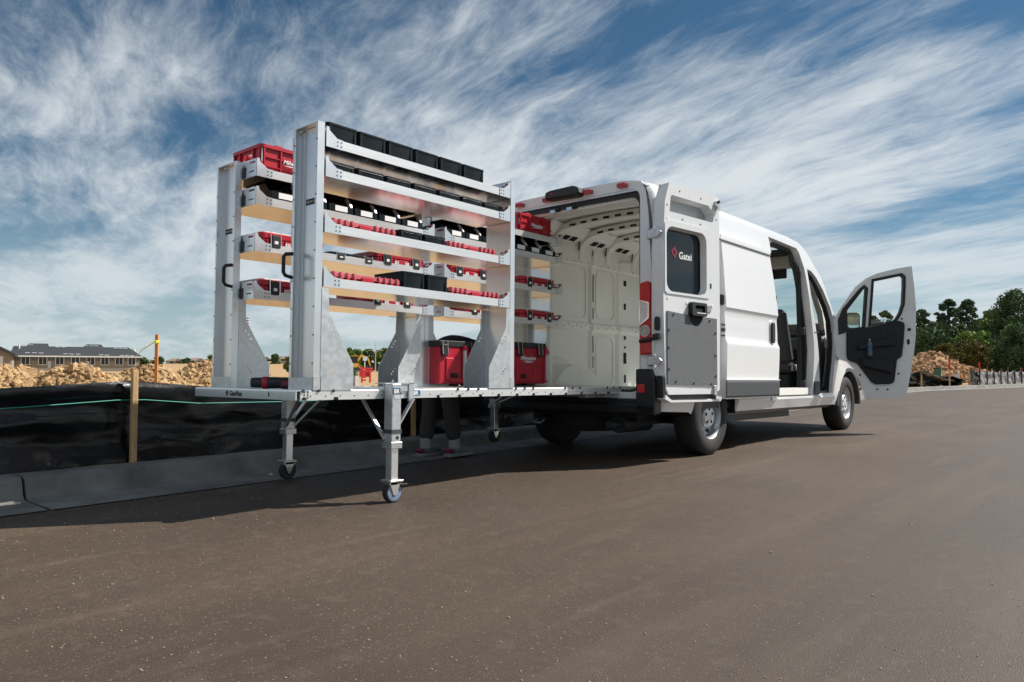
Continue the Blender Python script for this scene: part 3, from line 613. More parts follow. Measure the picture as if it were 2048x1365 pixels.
# rear doors: u runs from the hinge edge, w is the offset from the inner face towards the outer skin
M['recess'] = pm('grey_recess', (.36, .385, .40), .5, 0, .04)  # flat grey for the recess panel, darker than the white door around it
def rear_door(s):
    rd = bpy.data.objects.new('rear_door', None); C.objects.link(rd); rd.parent = van
    a = R(7); d = Vector((math.cos(a), s*math.sin(a), 0)); nrm = Vector((-math.sin(a), s*math.cos(a), 0)); H = Vector((-.02, s*.95, 0))+nrm*.11
    F = lambda u, z, w_: H+d*u+Vector((0, 0, z))-nrm*w_
    OUT = [(-.02, .56), (.06, .52), (.80, .52), (.815, .62), (.83, 1.4), (.835, 2.0), (.825, 2.385), (.05, 2.39), (-.02, 2.20), (-.055, 1.8), (-.055, .95), (-.035, .70)]
    WIN = rr(0.0, .592, 1.455, 2.012, .085, 5); REC = [(.055, 2.14), (.70, 2.135), (.718, 2.16), (.718, 2.215), (.64, 2.28), (.09, 2.285), (.07, 2.27)]
    INW = [(.04, .585), (.69, .585), (.80, .62), (.812, 1.2), (.812, 2.2), (.81, 2.385), (.05, 2.385), (-.01, 2.22), (-.04, 1.85), (-.035, 1.3), (-.015, .75), (-.005, .64)]
    HND = rr(.36, .50, 1.30, 1.36, .02, 3)
    obj('inner_panel', MB().prism(INW, [WIN, REC, HND], F, 0.0, .004), M['paint'], rd)
    obj('outer_panel', MB().prism(OUT, [WIN], F, .088, .11), M['paint'], rd, bevel=.004)
    e = MB(); n_ = len(INW); OL = OUT
    e.add([F(u, z, .003) for u, z in INW]+[F(INW[i][0]+(-.012 if INW[i][0] < .05 else .008), INW[i][1]-(.01 if INW[i][1] < .7 else 0), .09) for i in range(n_)], [(i, (i+1) % n_, n_+(i+1) % n_, n_+i) for i in range(n_)])
    obj('door_edge', e, M['paint'], rd, smooth=40)
    for nm, lp, dp, ins in (('window_recess', WIN, .06, .0), ('panel_recess', REC, .085, 0)):
        r_ = MB(); n_ = len(lp); r_.add([F(u, z, 0) for u, z in lp]+[F(u, z, dp) for u, z in shrink(lp, .012)], [(i, (i+1) % n_, n_+(i+1) % n_, n_+i) for i in range(n_)]); obj(nm, r_, M['paint'], rd, smooth=50)
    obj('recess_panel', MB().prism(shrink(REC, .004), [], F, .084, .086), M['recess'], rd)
    fr_ = shrink(WIN, -.05); 
    obj('window_surround', MB().prism([(min(.70, max(-.022, u+.02)), min(2.062, max(1.435, z+.01))) for u, z in shrink(WIN, -.075)], [WIN], F, -.008, .0005), M['paint'], rd, bevel=.003)
    gl_ = obj('window_glass', MB().prism(shrink(WIN, -.005), [], F, .060, .066), M['darkglass'], rd)
    obj('window_seal', MB().prism(shrink(WIN, -.004), [shrink(WIN, .02)], F, .052, .061), M['black'], rd)
    if s < 0:
        ux = d; up = Vector((0, 0, 1)); 
        text('window_lettering', 'Gatel', .088, frame4(F(.268, 1.765, .0585), ux, up), M['white'], rd, weight=.0012)
        lg = [(.15, 1.815), (.198, 1.868), (.246, 1.815), (.205, 1.757)]
        obj('window_logo', MB().prism(lg, [[(.178, 1.815), (.190, 1.835), (.217, 1.812), (.206, 1.79)]], F, .056, .0585), M['redprint'], rd)
        obj('window_logo', MB().prism([(.188, 1.795), (.196, 1.803), (.212, 1.834), (.202, 1.824)], [], F, .055, .0583), M['redprint'], rd)
    CP = [(.008, .672), (.75, .655), (.748, 1.262), (.53, 1.266), (.50, 1.21), (.44, 1.178), (.385, 1.182), (.33, 1.22), (.312, 1.27), (.008, 1.288)]
    cp = obj('trim_panel', MB().prism(CP, [], F, -.010, -.001), M['carpet'], rd)
    obj('trim_cutout', MB().prism([(.53, 1.275), (.50, 1.205), (.44, 1.174), (.385, 1.178), (.33, 1.215), (.312, 1.28)], [], F, -.004, -.0005), M['hole'], rd)
    sc_ = MB()
    for u, z in ((.09, 1.262), (.63, 1.238), (.72, 1.13), (.72, .93), (.72, .745), (.65, .675), (.38, .68), (.12, .695), (.025, .80), (.022, .98), (.025, 1.13)): sc_.cyl(F(u, z, -.008), F(u, z, -.018), .011, .007, 8)
    obj('trim_screws', sc_, M['rivet'], cp)
    hn = obj('inner_handle', MB().prism(rr(.318, .545, 1.265, 1.385, .02, 3), [rr(.365, .51, 1.298, 1.357, .015, 3)], F, -.045, .0), M['trim'], rd, bevel=.008)
    obj('handle_pull', MB().prism(rr(.375, .505, 1.300, 1.335, .012, 3), [], F, -.030, -.015), M['black'], hn, bevel=.006); obj('handle_recess', MB().prism(rr(.36, .515, 1.294, 1.36, .015, 3), [], F, .0, .03), M['hole'], hn)
    obj('handle_lip', MB().prism(rr(.385, .52, 1.288, 1.296, .003, 2), [], F, -.048, -.02), M['paint'], hn)
    obj('cover_plate', MB().prism(rr(.565, .665, 1.315, 1.375, .01, 3), [], F, -.008, 0), M['greyprint'], rd, bevel=.003)
    for u, z in ((.025, 1.40), (.69, 1.375), (.30, 1.375), (.03, 2.075)): obj('door_plug', MB().prism(ngon(u, z, .014, 12), [], F, -.004, 0), M['label'], rd)
    obj('lower_seal', MB().prism([(-.015, .60), (.05, .545), (.76, .54), (.76, .585), (.70, .583), (.05, .583), (.0, .64)], [], F, .015, .05), M['black'], rd)
    obj('lower_ledge', MB().prism([(-.03, .55), (.05, .52), (.80, .518), (.80, .535), (.06, .54), (-.02, .585)], [], F, -.01, .10), M['paint'], rd)
    obj('edge_bumper', MB().prism([(-.045, .56), (.0, .555), (-.005, .74), (-.05, .745)], [], F, .005, .075), M['black'], rd, bevel=.01)
    for z in (1.18,): obj('edge_plug', MB().prism([(w_, zz_) for w_, zz_ in rr(.03, .075, z-.06, z+.06, .021, 4)], [], lambda w_, zz_, t: F(-.052-t, zz_, w_), -.008, .006), M['black'], rd)
    lt = obj('latch', MB().prism(rr(.735, .795, 2.27, 2.345, .015, 3), [], F, -.02, 0), M['steel'], rd, bevel=.006); obj('latch_pin', MB().cyl(F(.765, 2.33, -.02), F(.765, 2.33, -.035), .014, n=10), M['black'], lt); obj('latch_arm', MB().bar(F(.72, 2.30, -.025), F(.785, 2.255, -.025), .018, .012), M['chrome'], lt)
    l2 = obj('latch', MB().prism(rr(.69, .735, .575, .66, .01, 3), [], F, -.018, 0), M['steel'], rd, bevel=.006); obj('latch_pin', MB().bar(F(.70, .555, -.012), F(.79, .545, -.012), .03, .03), M['chrome'], l2)
    for z in (1.95, .87):
        h_ = obj('hinge', MB().box(-.055, .005, min(s*.885, s*.965), max(s*.885, s*.965), z-.045, z+.045), M['steel'], rd, bevel=.01)
        obj('hinge_pin', MB().cyl((-.05, s*.965, z-.06), (-.05, s*.965, z+.06), .016, n=10), M['chrome'], h_); obj('hinge_leaf', MB().prism([(.0, z-.035), (.06, z-.035), (.10, z), (.06, z+.04), (.0, z+.04)], [], lambda w_, zz_, t: F(-.055-t, zz_, .1-w_), -.004, .012), M['steel'], h_)
    st = obj('check_strap', MB().bar((-.05, s*.81, 1.035), F(-.06, 1.06, .05), .03, .03), M['black'], rd, bevel=.008); obj('strap_bracket', MB().bar(F(-.065, 1.065, .085), F(-.065, 1.075, .02), .035, .05), M['black'], st, bevel=.006)
    sc2 = MB()
    for u, z in ((.20, 2.335), (.52, 2.325), (.24, 2.095), (.51, 2.09), (.76, 2.17), (.02, 2.19)): sc2.cyl(F(u, z, 0), F(u, z, -.003), .007, n=8)
    obj('door_holes', sc2, M['hole'], rd)
    obj('side_slot', MB().prism(rr(.645, .662, 1.53, 1.575, .004, 2), [], F, -.012, -.008), M['hole'], rd)
rear_door(-1); rear_door(1)

# front passenger door: u from the hinge, inner normal towards the rear of the street
fdo = bpy.data.objects.new('front_door', None); C.objects.link(fdo); fdo.parent = van
al_ = R(116); d_ = Vector((-math.cos(al_), -math.sin(al_), 0)); n_in = Vector((-math.sin(al_), math.cos(al_), 0)); Hf = Vector((4.46, -1.0, 0))+n_in*.06
def FD(u, z, w_):      # w_ grows from the inner face to the outer skin
    lean = interp([(.5, 0), (1.45, 0), (2.2, .05)], z); return Hf+d_*u+Vector((0, 0, z))-n_in*(w_-lean+.05)
DO = [(.0, 1.50), (.09, 1.672), (.264, 1.912), (.395, 2.03), (.513, 2.085), (.744, 2.14), (.915, 2.165), (.945, 1.90), (.965, 1.615), (.955, 1.25), (.926, 1.018), (.88, .75), (.845, .56), (.795, .498), (.36, .475), (.34, .55), (.298, .736), (.22, .87), (.145, .955), (.041, .99), (.0, 1.10), (-.01, 1.30)]
W1 = [(.145, 1.40), (.20, 1.372), (.353, 1.392), (.387, 1.894), (.361, 1.918), (.145, 1.62)]
W2 = [(.425, 1.42), (.70, 1.465), (.735, 1.49), (.78, 1.57), (.815, 1.687), (.826, 1.90), (.826, 2.03), (.793, 2.062), (.465, 1.997)]
obj('inner_panel', MB().prism(DO, [W1, W2], FD, 0, .004), M['paint'], fdo)
OS = [(u+.018 if u > .5 else u-.004, z+(.012 if z > 1.7 else -.006)) for u, z in DO]
obj('outer_panel', MB().prism(OS, [shrink(W1, .01), shrink(W2, .01)], FD, .075, .095), M['paint'], fdo, bevel=.004)
e = MB(); n_ = len(DO); e.add([FD(u, z, .003) for u, z in DO]+[FD(u, z, .078) for u, z in OS], [(i, (i+1) % n_, n_+(i+1) % n_, n_+i) for i in range(n_)]); obj('door_edge', e, M['paint'], fdo, smooth=35)
for lp in (W1, W2):
    r_ = MB(); n_ = len(lp); r_.add([FD(u, z, 0) for u, z in lp]+[FD(u, z, .085) for u, z in shrink(lp, .012)], [(i, (i+1) % n_, n_+(i+1) % n_, n_+i) for i in range(n_)]); obj('window_channel', r_, M['black'], fdo)
    obj('window_seal', MB().prism(shrink(lp, -.018), [shrink(lp, .012)], FD, -.010, .0), M['black'], fdo)
obj('quarter_glass', MB().prism(W1, [], FD, .045, .049), M['glass'], fdo); obj('window_glass', MB().prism([(.42, 1.36), (.74, 1.36), (.79, 1.47), (.70, 1.50), (.425, 1.50)], [], FD, .045, .049), M['glass'], fdo)
TR = [(.144, 1.33), (.30, 1.372), (.554, 1.446), (.758, 1.472), (.81, 1.455), (.826, 1.422), (.81, 1.2), (.788, 1.032), (.765, 1.0), (.73, .983), (.715, .85), (.694, .698), (.655, .669), (.477, .661), (.426, .695), (.262, .934), (.172, .962), (.145, 1.0), (.14, 1.047)]
trm = obj('trim_panel', MB().prism(TR, [], FD, -.045, -.001), M['trim'], fdo, bevel=.012)
obj('arm_rest', MB().prism([(.25, 1.10), (.70, 1.16), (.70, 1.23), (.60, 1.26), (.27, 1.16)], [], FD, -.09, -.04), M['trim'], trm, bevel=.015); obj('door_pocket', MB().prism([(.30, .90), (.66, .80), (.66, .97), (.30, 1.0)], [], FD, -.10, -.04), M['trim'], trm, bevel=.015)
obj('pull_recess', MB().prism(rr(.56, .74, 1.15, 1.36, .02, 3), [rr(.575, .725, 1.165, 1.345, .018, 3)], FD, -.052, -.044), M['black'], trm)
obj('corner_trim', MB().prism([(.05, 1.30), (.145, 1.33), (.30, 1.37), (.145, 1.39), (.13, 1.62), (.30, 1.85), (.355, 1.94), (.30, 1.89), (.10, 1.64), (.045, 1.50)], [], FD, -.012, -.001), M['black'], fdo)
bt = MB()
for u, z in ((.80, 1.50), (.75, .80), (.50, .60), (.62, .60), (.30, .78)): bt.cyl(FD(u, z, -.001), FD(u, z, -.006), .012, n=10)
bt.prism(rr(.855, .885, 1.17, 1.24, .012, 3), [], FD, -.004, -.001).prism(rr(.865, .90, 1.345, 1.38, .008, 3), [], FD, -.012, -.001); obj('door_plugs', bt, M['hole'], fdo)
mi = obj('mirror_housing', MB().prism(rr(.16, .335, 1.33, 1.60, .05, 4), [], FD, .14, .27), M['black'], fdo, bevel=.03, smooth=50)
obj('mirror_glass', MB().prism(rr(.185, .325, 1.40, 1.575, .035, 4), [], FD, .134, .139), M['mirror'], mi); obj('mirror_arm', MB().bar(FD(.15, 1.36, .06), FD(.22, 1.36, .20), .08, .06), M['paint'], mi, bevel=.01)
for z in (1.36, 1.12): obj('hinge', MB().bar((4.43, -.955, z), FD(-.005, z, .05), .03, .06), M['steel'], fdo, bevel=.006)
obj('check_arm', MB().bar((4.40, -.94, 1.22), FD(.01, 1.22, .05), .02, .03), M['black'], fdo)
wb = thing('water_bottle', 'small clear water bottle with blue label in the front door pocket', 'bottle', TILT @ frame4(FD(.405, 1.02, -.075), (1, 0, 0), (0, 1, 0)))
obj('bottle_body', MB().lathe([(.005, 0), (.031, .004), (.033, .05), (.033, .14), (.028, .165), (.014, .20), (.014, .205)], 'Z', n=16), pm('dim_clear_bottle', (.10, .12, .13), .15, 0, .2), wb, smooth=50)
obj('bottle_label', MB().lathe([(.0338, .065), (.0342, .07), (.0342, .135), (.0338, .14)], 'Z', n=16), pm('blue_bottle_label', (.02, .09, .20), .4, 0, .3, 40), wb, smooth=50)
obj('bottle_cap', MB().cyl((0, 0, .205), (0, 0, .222), .015, n=12), M['greyprint'], wb)

# ---------------------------------------------------------------- the sliding deck
deck = thing('sliding_deck', 'long aluminium deck slid out of the van, standing on caster legs', 'deck', TILT.copy())
X0, X1, ZD = -3.235, .95, .643
obj('floor_plate', MB().box(X0+.06, X1, -.56, .56, ZD-.012, ZD-.002), M['galv'], deck)
for s in (-1, 1):
    rl = obj('side_rail', MB().prism([(s*.58, ZD-.056), (s*.58, ZD-.006), (s*.574, ZD), (s*.50, ZD), (s*.50, ZD-.004), (s*.572, ZD-.005), (s*.572, ZD-.052), (s*.50, ZD-.052), (s*.50, ZD-.056)], [], YZ, X0+.02, X1), M['alux'], deck)
    bo = MB(); hl = MB()
    for i in range(34):
        x = -3.2+.1*i
        if i % 2 == 0 and random.random() < .8: bo.cyl((x+.03*random.random(), s*.58, ZD-.047), (x+.03*random.random(), s*.590, ZD-.047), .009, n=8)
        if i % 6 < 3: bo.cyl((x, s*.58, ZD-.004), (x, s*.588, ZD-.004), .009, n=8)
        hl.cyl((x+.05, s*.5801, ZD-.035), (x+.05, s*.5815, ZD-.035), .004, n=8)
    for dx in (0, .022):
        for dz in (.014, .028, .042): hl.cyl((X0+.045+dx, s*.5801, ZD-dz), (X0+.045+dx, s*.5815, ZD-dz), .005, n=8)
    obj('rail_bolts', bo, M['rivet'], rl); obj('rail_holes', hl, M['hole'], rl)
er = obj('end_rail', MB().prism([(X0-.012, ZD-.056), (X0-.012, ZD-.008), (X0-.006, ZD+.001), (X0+.08, ZD+.001), (X0+.08, ZD-.004), (X0-.004, ZD-.006), (X0-.004, ZD-.056)], [], XZ, -.583, .583), M['alu'], deck)
text('rail_lettering', 'GatePass', .040, frame4((X0-.0128, .135, ZD-.043), (0, -1, 0), (0, 0, 1)), M['trim'], er, weight=.0008)
obj('rail_logo', MB().prism([(.185, ZD-.028), (.165, ZD-.010), (.150, ZD-.028), (.170, ZD-.046)], [[(.172, ZD-.028), (.167, ZD-.022), (.160, ZD-.028), (.166, ZD-.036)]], YZ, X0-.0135, X0-.0118), M['trim'], er)
obj('rail_slot', MB().prism(ngon(-.31, ZD-.03, .006, 8).__class__([(-.315, ZD-.04), (-.315, ZD-.02), (-.31, ZD-.014), (-.305, ZD-.02), (-.305, ZD-.04)]), [], YZ, X0-.0135, X0-.0118), M['hole'], er)
for i in range(8): obj('cross_member', MB().box(-3.0+i*.5, -2.94+i*.5, -.498, .498, ZD-.055, ZD-.014), M['steel'], deck)
obj('bed_frame', MB().box(-.3, 1.2, -.42, -.36, .547, .586).box(-.3, 1.2, .36, .42, .547, .586), M['steel'], deck)
def leg(x, s, zb, label=None, ext=0.0):
    "one telescopic leg; zb is the world height of the caster's contact point"
    lg = bpy.data.objects.new('leg', None); C.objects.link(lg); lg.parent = deck
    base = TI @ Vector((x, s*.64, zb)); z0 = base.z; yo = s*.615
    A = lambda y0, y1: (min(s*y0, s*y1), max(s*y0, s*y1))
    up = MB(); y0, y1 = A(.59, .665); up.box(x-.036, x+.036, y0, y1, z0+.335, ZD+.035); obj('outer_tube', up, M['galv'], lg, bevel=.004)
    y0, y1 = A(.60, .655); obj('inner_tube', MB().box(x-.027, x+.027, y0, y1, z0+.135, z0+.35), M['alu'], lg, bevel=.003)
    y0, y1 = A(.583, .672); obj('collar', MB().box(x-.043, x+.043, y0, y1, z0+.325, z0+.365), M['steel'], lg, bevel=.003)
    br = obj('bracket', MB().box(x-.04, x+.19, A(.585, .592)[0], A(.585, .592)[1], ZD-.012, ZD+.038).box(x+.155, x+.19, A(.585, .60)[0], A(.585, .60)[1], ZD-.075, ZD+.038).box(x-.04, x+.19, A(.50, .60)[0], A(.50, .60)[1], ZD+.034, ZD+.040), M['galv'], lg)
    obj('strap', MB().box(x-.039, x+.039, A(.588, .669)[0], A(.588, .669)[1], z0+.415, z0+.44), M['greytrim'], lg)
    b1 = obj('brace', MB().bar((x+.170, s*.618, ZD-.06), (x+.02, s*.618, z0+.42), .008, .028, (0, s, 0)), M['galv'], lg); 
    obj('brace', MB().bar((x-.035, s*.60, z0+.38), (x-.055, s*.40, ZD-.06), .022, .012), M['galv'], lg)
    obj('brace', MB().bar((x+.03, s*.60, z0+.38), (x+.15, s*.40, ZD-.06), .022, .012), M['galv'], lg)
    obj('bolt', MB().cyl((x, s*.63, ZD+.035), (x, s*.63, ZD+.06), .013, .006, 8), M['chrome'], lg)
    obj('pin_hole', MB().cyl((x+.008, s*.664, z0+.39), (x+.008, s*.667, z0+.39), .011, n=10), M['hole'], lg)
    pl = MB(); y0, y1 = A(.58, .68); pl.box(x-.05, x+.05, y0, y1, z0+.125, z0+.137); obj('caster_plate', pl, M['steel'], lg, bevel=.002)
    fk = MB()
    for k in (-1, 1): fk.prism([(x-.035, z0+.122), (x+.045, z0+.122), (x+.03, z0+.09), (x+.012, z0+.045), (x-.008, z0+.045), (x-.03, z0+.10)], [], XZ, yo+s*.015+k*.026, yo+s*.015+k*.030)
    fk.box(x-.04, x+.045, yo+s*.015-.03, yo+s*.015+.03, z0+.108, z0+.124); fk.bar((x-.03, yo+s*.015, z0+.116), (x+.085, yo+s*.05, z0+.108), .03, .006)
    obj('caster_fork', fk, M['chrome'], lg)
    cw = obj('caster_wheel', MB().lathe([(.012, .022), (.040, .020), (.058, .023), (.063, .015), (.063, -.015), (.058, -.023), (.040, -.020), (.012, -.022)], 'Y', (x+.003, yo+s*.015, z0+.0635), 28), M['rubber'], lg, smooth=35)
    obj('wheel_disc', MB().lathe([(.004, s*.0215), (.012, s*.027), (.035, s*.0235), (.050, s*.0245), (.053, s*.0235), (.053, s*.0), (.004, s*.0)], 'Y', (x+.003, yo+s*.015, z0+.0635), 24), M['castblue'], lg, smooth=35)
    if s < 0 and zb == 0:
        lb = obj('leg_label', MB().box(x-.030, x+.026, -.6675, -.6655, ZD-.028, ZD+.010), M['blue'], lg)
        text('label_lettering', 'BR', .036, frame4((x-.026, -.6685, ZD-.022), (1, 0, 0), (0, 0, 1)), M['white'], lb, weight=.0009)
        obj('label_mark', MB().box(x+.024, x+.034, -.6695, -.6690, ZD-.028, ZD-.018), M['redprint'], lb)
        l2 = obj('leg_label', MB().box(x+.195, x+.262, -.583, -.5812, ZD-.040, ZD-.006), M['blue'], lg)
        text('label_lettering', 'BR', .034, frame4((x+.204, -.584, ZD-.036), (1, 0, 0), (0, 0, 1)), M['white'], l2, weight=.0008)
        obj('rating_plate', MB().box(x-.022, x+.020, -.6675, -.6655, ZD-.055, ZD-.032), M['cap'], lg)
    return lg
leg(-2.60, -1, 0.0); leg(-2.53, 1, 0.012); leg(-.31, 1, .115)

# ---------------------------------------------------------------- shelving towers
def tower(label, x0, x1, s, zt, levels, ypost, ytray, handle, sticker):
    "s = side of the deck; y grows from the deck edge (0) to the aisle; trays reach ytray, posts ypost"
    t = thing('shelving_unit', label, 'shelf unit', TILT @ Matrix.Translation((0, 0, 0)), 'aluminium shelving units on the deck')
    Y = lambda e: s*(.582-e)
    def bx(mb, xa, xb, ea, eb, za, zb): return mb.box(min(xa, xb), max(xa, xb), min(Y(ea), Y(eb)), max(Y(ea), Y(eb)), za, zb)
    for xe, k in ((x0, 1), (x1, -1)):
        pn = obj('end_panel', bx(bx(bx(bx(bx(bx(MB(), xe+k*.040, xe+k*.044, .003, ypost-.003, ZD, zt-.01), xe, xe+k*.046, 0, .004, ZD, zt), xe, xe+k*.046, ypost-.004, ypost, ZD, zt), xe, xe+k*.003, .003, .016, ZD, zt-.004), xe, xe+k*.003, ypost-.022, ypost-.003, ZD, zt-.004), xe, xe+k*.044, .003, ypost-.003, zt-.006, zt-.002), M['alu'], t)
        bx_ = bx(bx(MB(), xe-k*.003, xe+k*.001, .002, ypost-.002, ZD, ZD+.07), xe, xe+k*.05, -.003, 0, ZD, ZD+.075); obj('foot_plate', bx_, M['galv'], t)
        obj('panel_rib', bx(MB(), xe+k*.034, xe+k*.040, ypost-.05, ypost-.040, ZD+.07, zt-.02), M['alu'], t)
        rv = MB()
        for z in [ZD+.15+.16*i for i in range(10)]:
            if z < zt-.05:
                for e in (.010, ypost-.010): rv.cyl((xe, Y(e), z), (xe-k*.003, Y(e), z), .0045, n=6)
        for zb in levels:
            for e in (.06, .075, .095, .15, .17, .185): rv.cyl((xe+k*.0435, Y(e), zb+.015), (xe+k*.046, Y(e), zb+.015), .006, n=6)
        obj('panel_rivets', rv, M['rivet'], pn)
        g2 = [(0, 0), (.225, 0), (.225, .15), (.05, .44), (.045, .58), (0, .58)]
        for e in (-.003, ypost-.001):
            lp = [(xe+k*(.046+a), ZD+b) for a, b in g2]
            hs = [ngon(xe+k*(.046+a), ZD+b, .007, 8) for a, b in ((.055, .37), (.072, .345), (.088, .32), (.055, .14), (.072, .12), (.088, .10))]
            if k < 0: lp = lp[::-1]
            obj('gusset', MB().prism(lp, hs, XZ, Y(e), Y(e+.004)), M['galv'], t)
        if k == 1 and handle:
            z = 1.365 if s > 0 else 1.365; y_ = Y(ypost-.012)
            obj('grab_handle', MB().tube([(xe-.002, y_, z+.07), (xe-.045, y_, z+.062), (xe-.058, y_, z+.045), (xe-.058, y_, z-.045), (xe-.045, y_, z-.062), (xe-.002, y_, z-.07)], .011, 8), M['black'], t, smooth=50)
        if k == 1 and sticker:
            st_ = obj('panel_sticker', bx(MB(), xe+.0385, xe+.0398, .055, .165, zt-.46, zt-.425), M['trim'], t)
            obj('sticker_print', bx(bx(bx(MB(), xe+.0375, xe+.0386, .065, .085, zt-.45, zt-.435), xe+.0375, xe+.0386, .095, .12, zt-.448, zt-.437), xe+.0375, xe+.0386, .128, .155, zt-.45, zt-.436), M['greyprint'], st_)
    xa, xb = x0+.055, x1-.055
    for zb in levels:
        tr = obj('tray', bx(bx(bx(bx(bx(MB(), xa, xb, .004, ytray, zb, zb+.003), xa, xb, .004, .007, zb+.003, zb+.052), xa, xb, ytray-.003, ytray, zb+.003, zb+.052), xa, xb, .006, .020, zb+.050, zb+.053), xa, xb, ytray-.018, ytray-.002, zb+.050, zb+.053), M['shelf'], t)
        obj('tray_lip', bx(bx(MB(), xa+.1, xb-.1, .001, .0037, zb+.001, zb+.054), xa+.1, xb-.1, ytray+.0003, ytray+.003, zb+.001, zb+.054), M['alux'], tr)
        rv = MB()
        for xe, k in ((xa, 1), (xb, -1)):
            m_ = MB()
            lo = [(Y(.0), zb-.002), (Y(ytray), zb-.002), (Y(ytray), zb+.105), (Y(ytray-.02), zb+.115), (Y(.02), zb+.115), (Y(0), zb+.105)]
            ho = [[(Y(ytray-.09), zb+.088), (Y(ytray-.018), zb+.088), (Y(ytray-.018), zb+.100), (Y(ytray-.09), zb+.100)], [(Y(.018), zb+.088), (Y(.09), zb+.088), (Y(.09), zb+.100), (Y(.018), zb+.100)]]
            m_.prism(lo, ho, YZ, xe, xe+k*.003)
            for e in (-.0012, ytray+.0032):
                q = [(xe, zb-.002), (xe+k*.115, zb-.002), (xe+k*.115, zb+.056), (xe+k*.075, zb+.058), (xe+k*.022, zb+.095), (xe+k*.018, zb+.115), (xe, zb+.115)]
                m_.prism(q, [], XZ, Y(e), Y(e-.002 if e < 0 else e+.002))
                for a in (.078, .104):
                    for b in (.016, .040): rv.cyl((xe+k*a, Y(e-.0015 if e < 0 else e+.0015), zb+b), (xe+k*a, Y(e-.004 if e < 0 else e+.004), zb+b), .0045, n=6)
            obj('end_plate', m_, M['alu'], tr)
            for e in (ytray-.05, ytray-.065, ytray-.08, ytray-.035): rv.cyl((xe, Y(e), zb+.035), (xe-k*.002, Y(e), zb+.035), .005, n=6)
            for e in (.012, ytray-.03): obj('stop_block', bx(MB(), xe+k*.004, xe+k*.022, e, e+.02, zb+.055, zb+.108), M['red'], tr, bevel=.004)
            obj('mount_spacer', MB().cyl((xe, Y(.03), zb+.088), (xe-k*.012, Y(.03), zb+.088), .010, n=8), M['wood'], tr)
        obj('tray_rivets', rv, M['rivet'], tr)
        if s > 0 and handle: obj('tray_arm', bx(MB(), xa-.004, xa-.001, ypost+.006, ypost+.030, zb+.006, zb+.075), M['rivet'], tr)
    return t
LV_R = (2.042, 1.868, 1.545, 1.232); LV_L = (2.005, 1.822, 1.520, 1.212)
tower('near aluminium shelving unit with six black totes along its top tray', -3.137, -1.424, -1, 2.175, LV_R, .245, .335, True, True)
tower('far aluminium shelving unit at the deck end with a slatted red crate on top', -3.137, -1.478, 1, 2.118, LV_L, .245, .405, True, True)
tower('aluminium shelving unit nearest the van, partly inside its rear doorway', -1.475, .215, 1, 2.118, LV_L, .245, .405, False, False)

# ---------------------------------------------------------------- goods on the shelves
def crate(label, x, y, z, L_=.47, W_=.36, H_=.215, rz=0):
    t = thing('red_crate', label, 'crate', body(x, y, z, rz), 'red plastic crates')
    a, b = L_/2, W_/2
    def wall(fn, l, name, slot):
        h0, h1 = .012, H_-.022
        holes = [rr(-.055, .055, H_*.62, H_*.80, .012, 3)] if slot else []
        o = obj(name, MB().prism([(-l+.006, h0), (l-.006, h0), (l, h1), (-l, h1)], holes, fn, 0, .004), M['red'], t)
        ribs = MB()
        for u in ((-l+.008, -l*.42, l*.42, l-.008) if not slot else (-l+.008, -.085, .085, l-.008)): ribs.prism([(u-.005, h0), (u+.005, h0), (u+.005, h1), (u-.005, h1)], [], fn, -.012, 0)
        for hh in ((.075, .135) if not slot else (.075,)): ribs.prism([(-l*.98, hh-.003), (l*.98, hh-.003), (l*.98, hh+.003), (-l*.98, hh+.003)], [], fn, -.010, 0)
        obj('ribs', ribs, M['red'], o)
        return o
    f = wall(lambda u, h, w_: (u, -b-.004-h*.02+w_+.012, h), a-.012, 'side_wall', False); wall(lambda u, h, w_: (-u, b-.008+h*.02-w_, h), a-.012, 'side_wall', False)
    wall(lambda u, h, w_: (-a-.004-h*.02+w_+.012, -u, h), b-.012, 'end_wall', True); wall(lambda u, h, w_: (a-.008+h*.02-w_, u, h), b-.012, 'end_wall', True)
    obj('floor', MB().box(-a+.012, a-.012, -b+.012, b-.012, 0, .012), M['red'], t)
    obj('rim', MB().prism(rr(-a-.010, a+.010, -b-.010, b+.010, .03, 4), [rr(-a+.012, a-.012, -b+.012, b-.012, .02, 4)], XY, H_-.022, H_), M['red'], t, bevel=.004)
    cl = MB()
    for sx in (-1, 1):
        for sy in (-1, 1): cl.box(sx*a*.48-.03, sx*a*.48+.03, sy*(b-.006)-.014, sy*(b-.006)+.014, H_-.012, H_+.010)
    obj('stacking_cleats', cl, M['red'], t, bevel=.005)
    lt = text('crate_lettering', 'Milwaukee', .040, frame4((-.085, -b-.0145, H_*.52), (1, 0, 0), (0, 0, 1)), M['white'], f, shear=.35, weight=.0006)
    obj('lettering_stroke', MB().prism([(-.08, H_*.47), (.05, H_*.50), (.10, H_*.485), (-.04, H_*.455)], [], XZ, -b-.0155, -b-.0145), M['white'], f)
    return t
crate('slatted red crate on the top tray at the deck end', -2.805, .375, 2.012)
crate('red crate with white script on the top tray nearest the van', -.235, .375, 2.012)
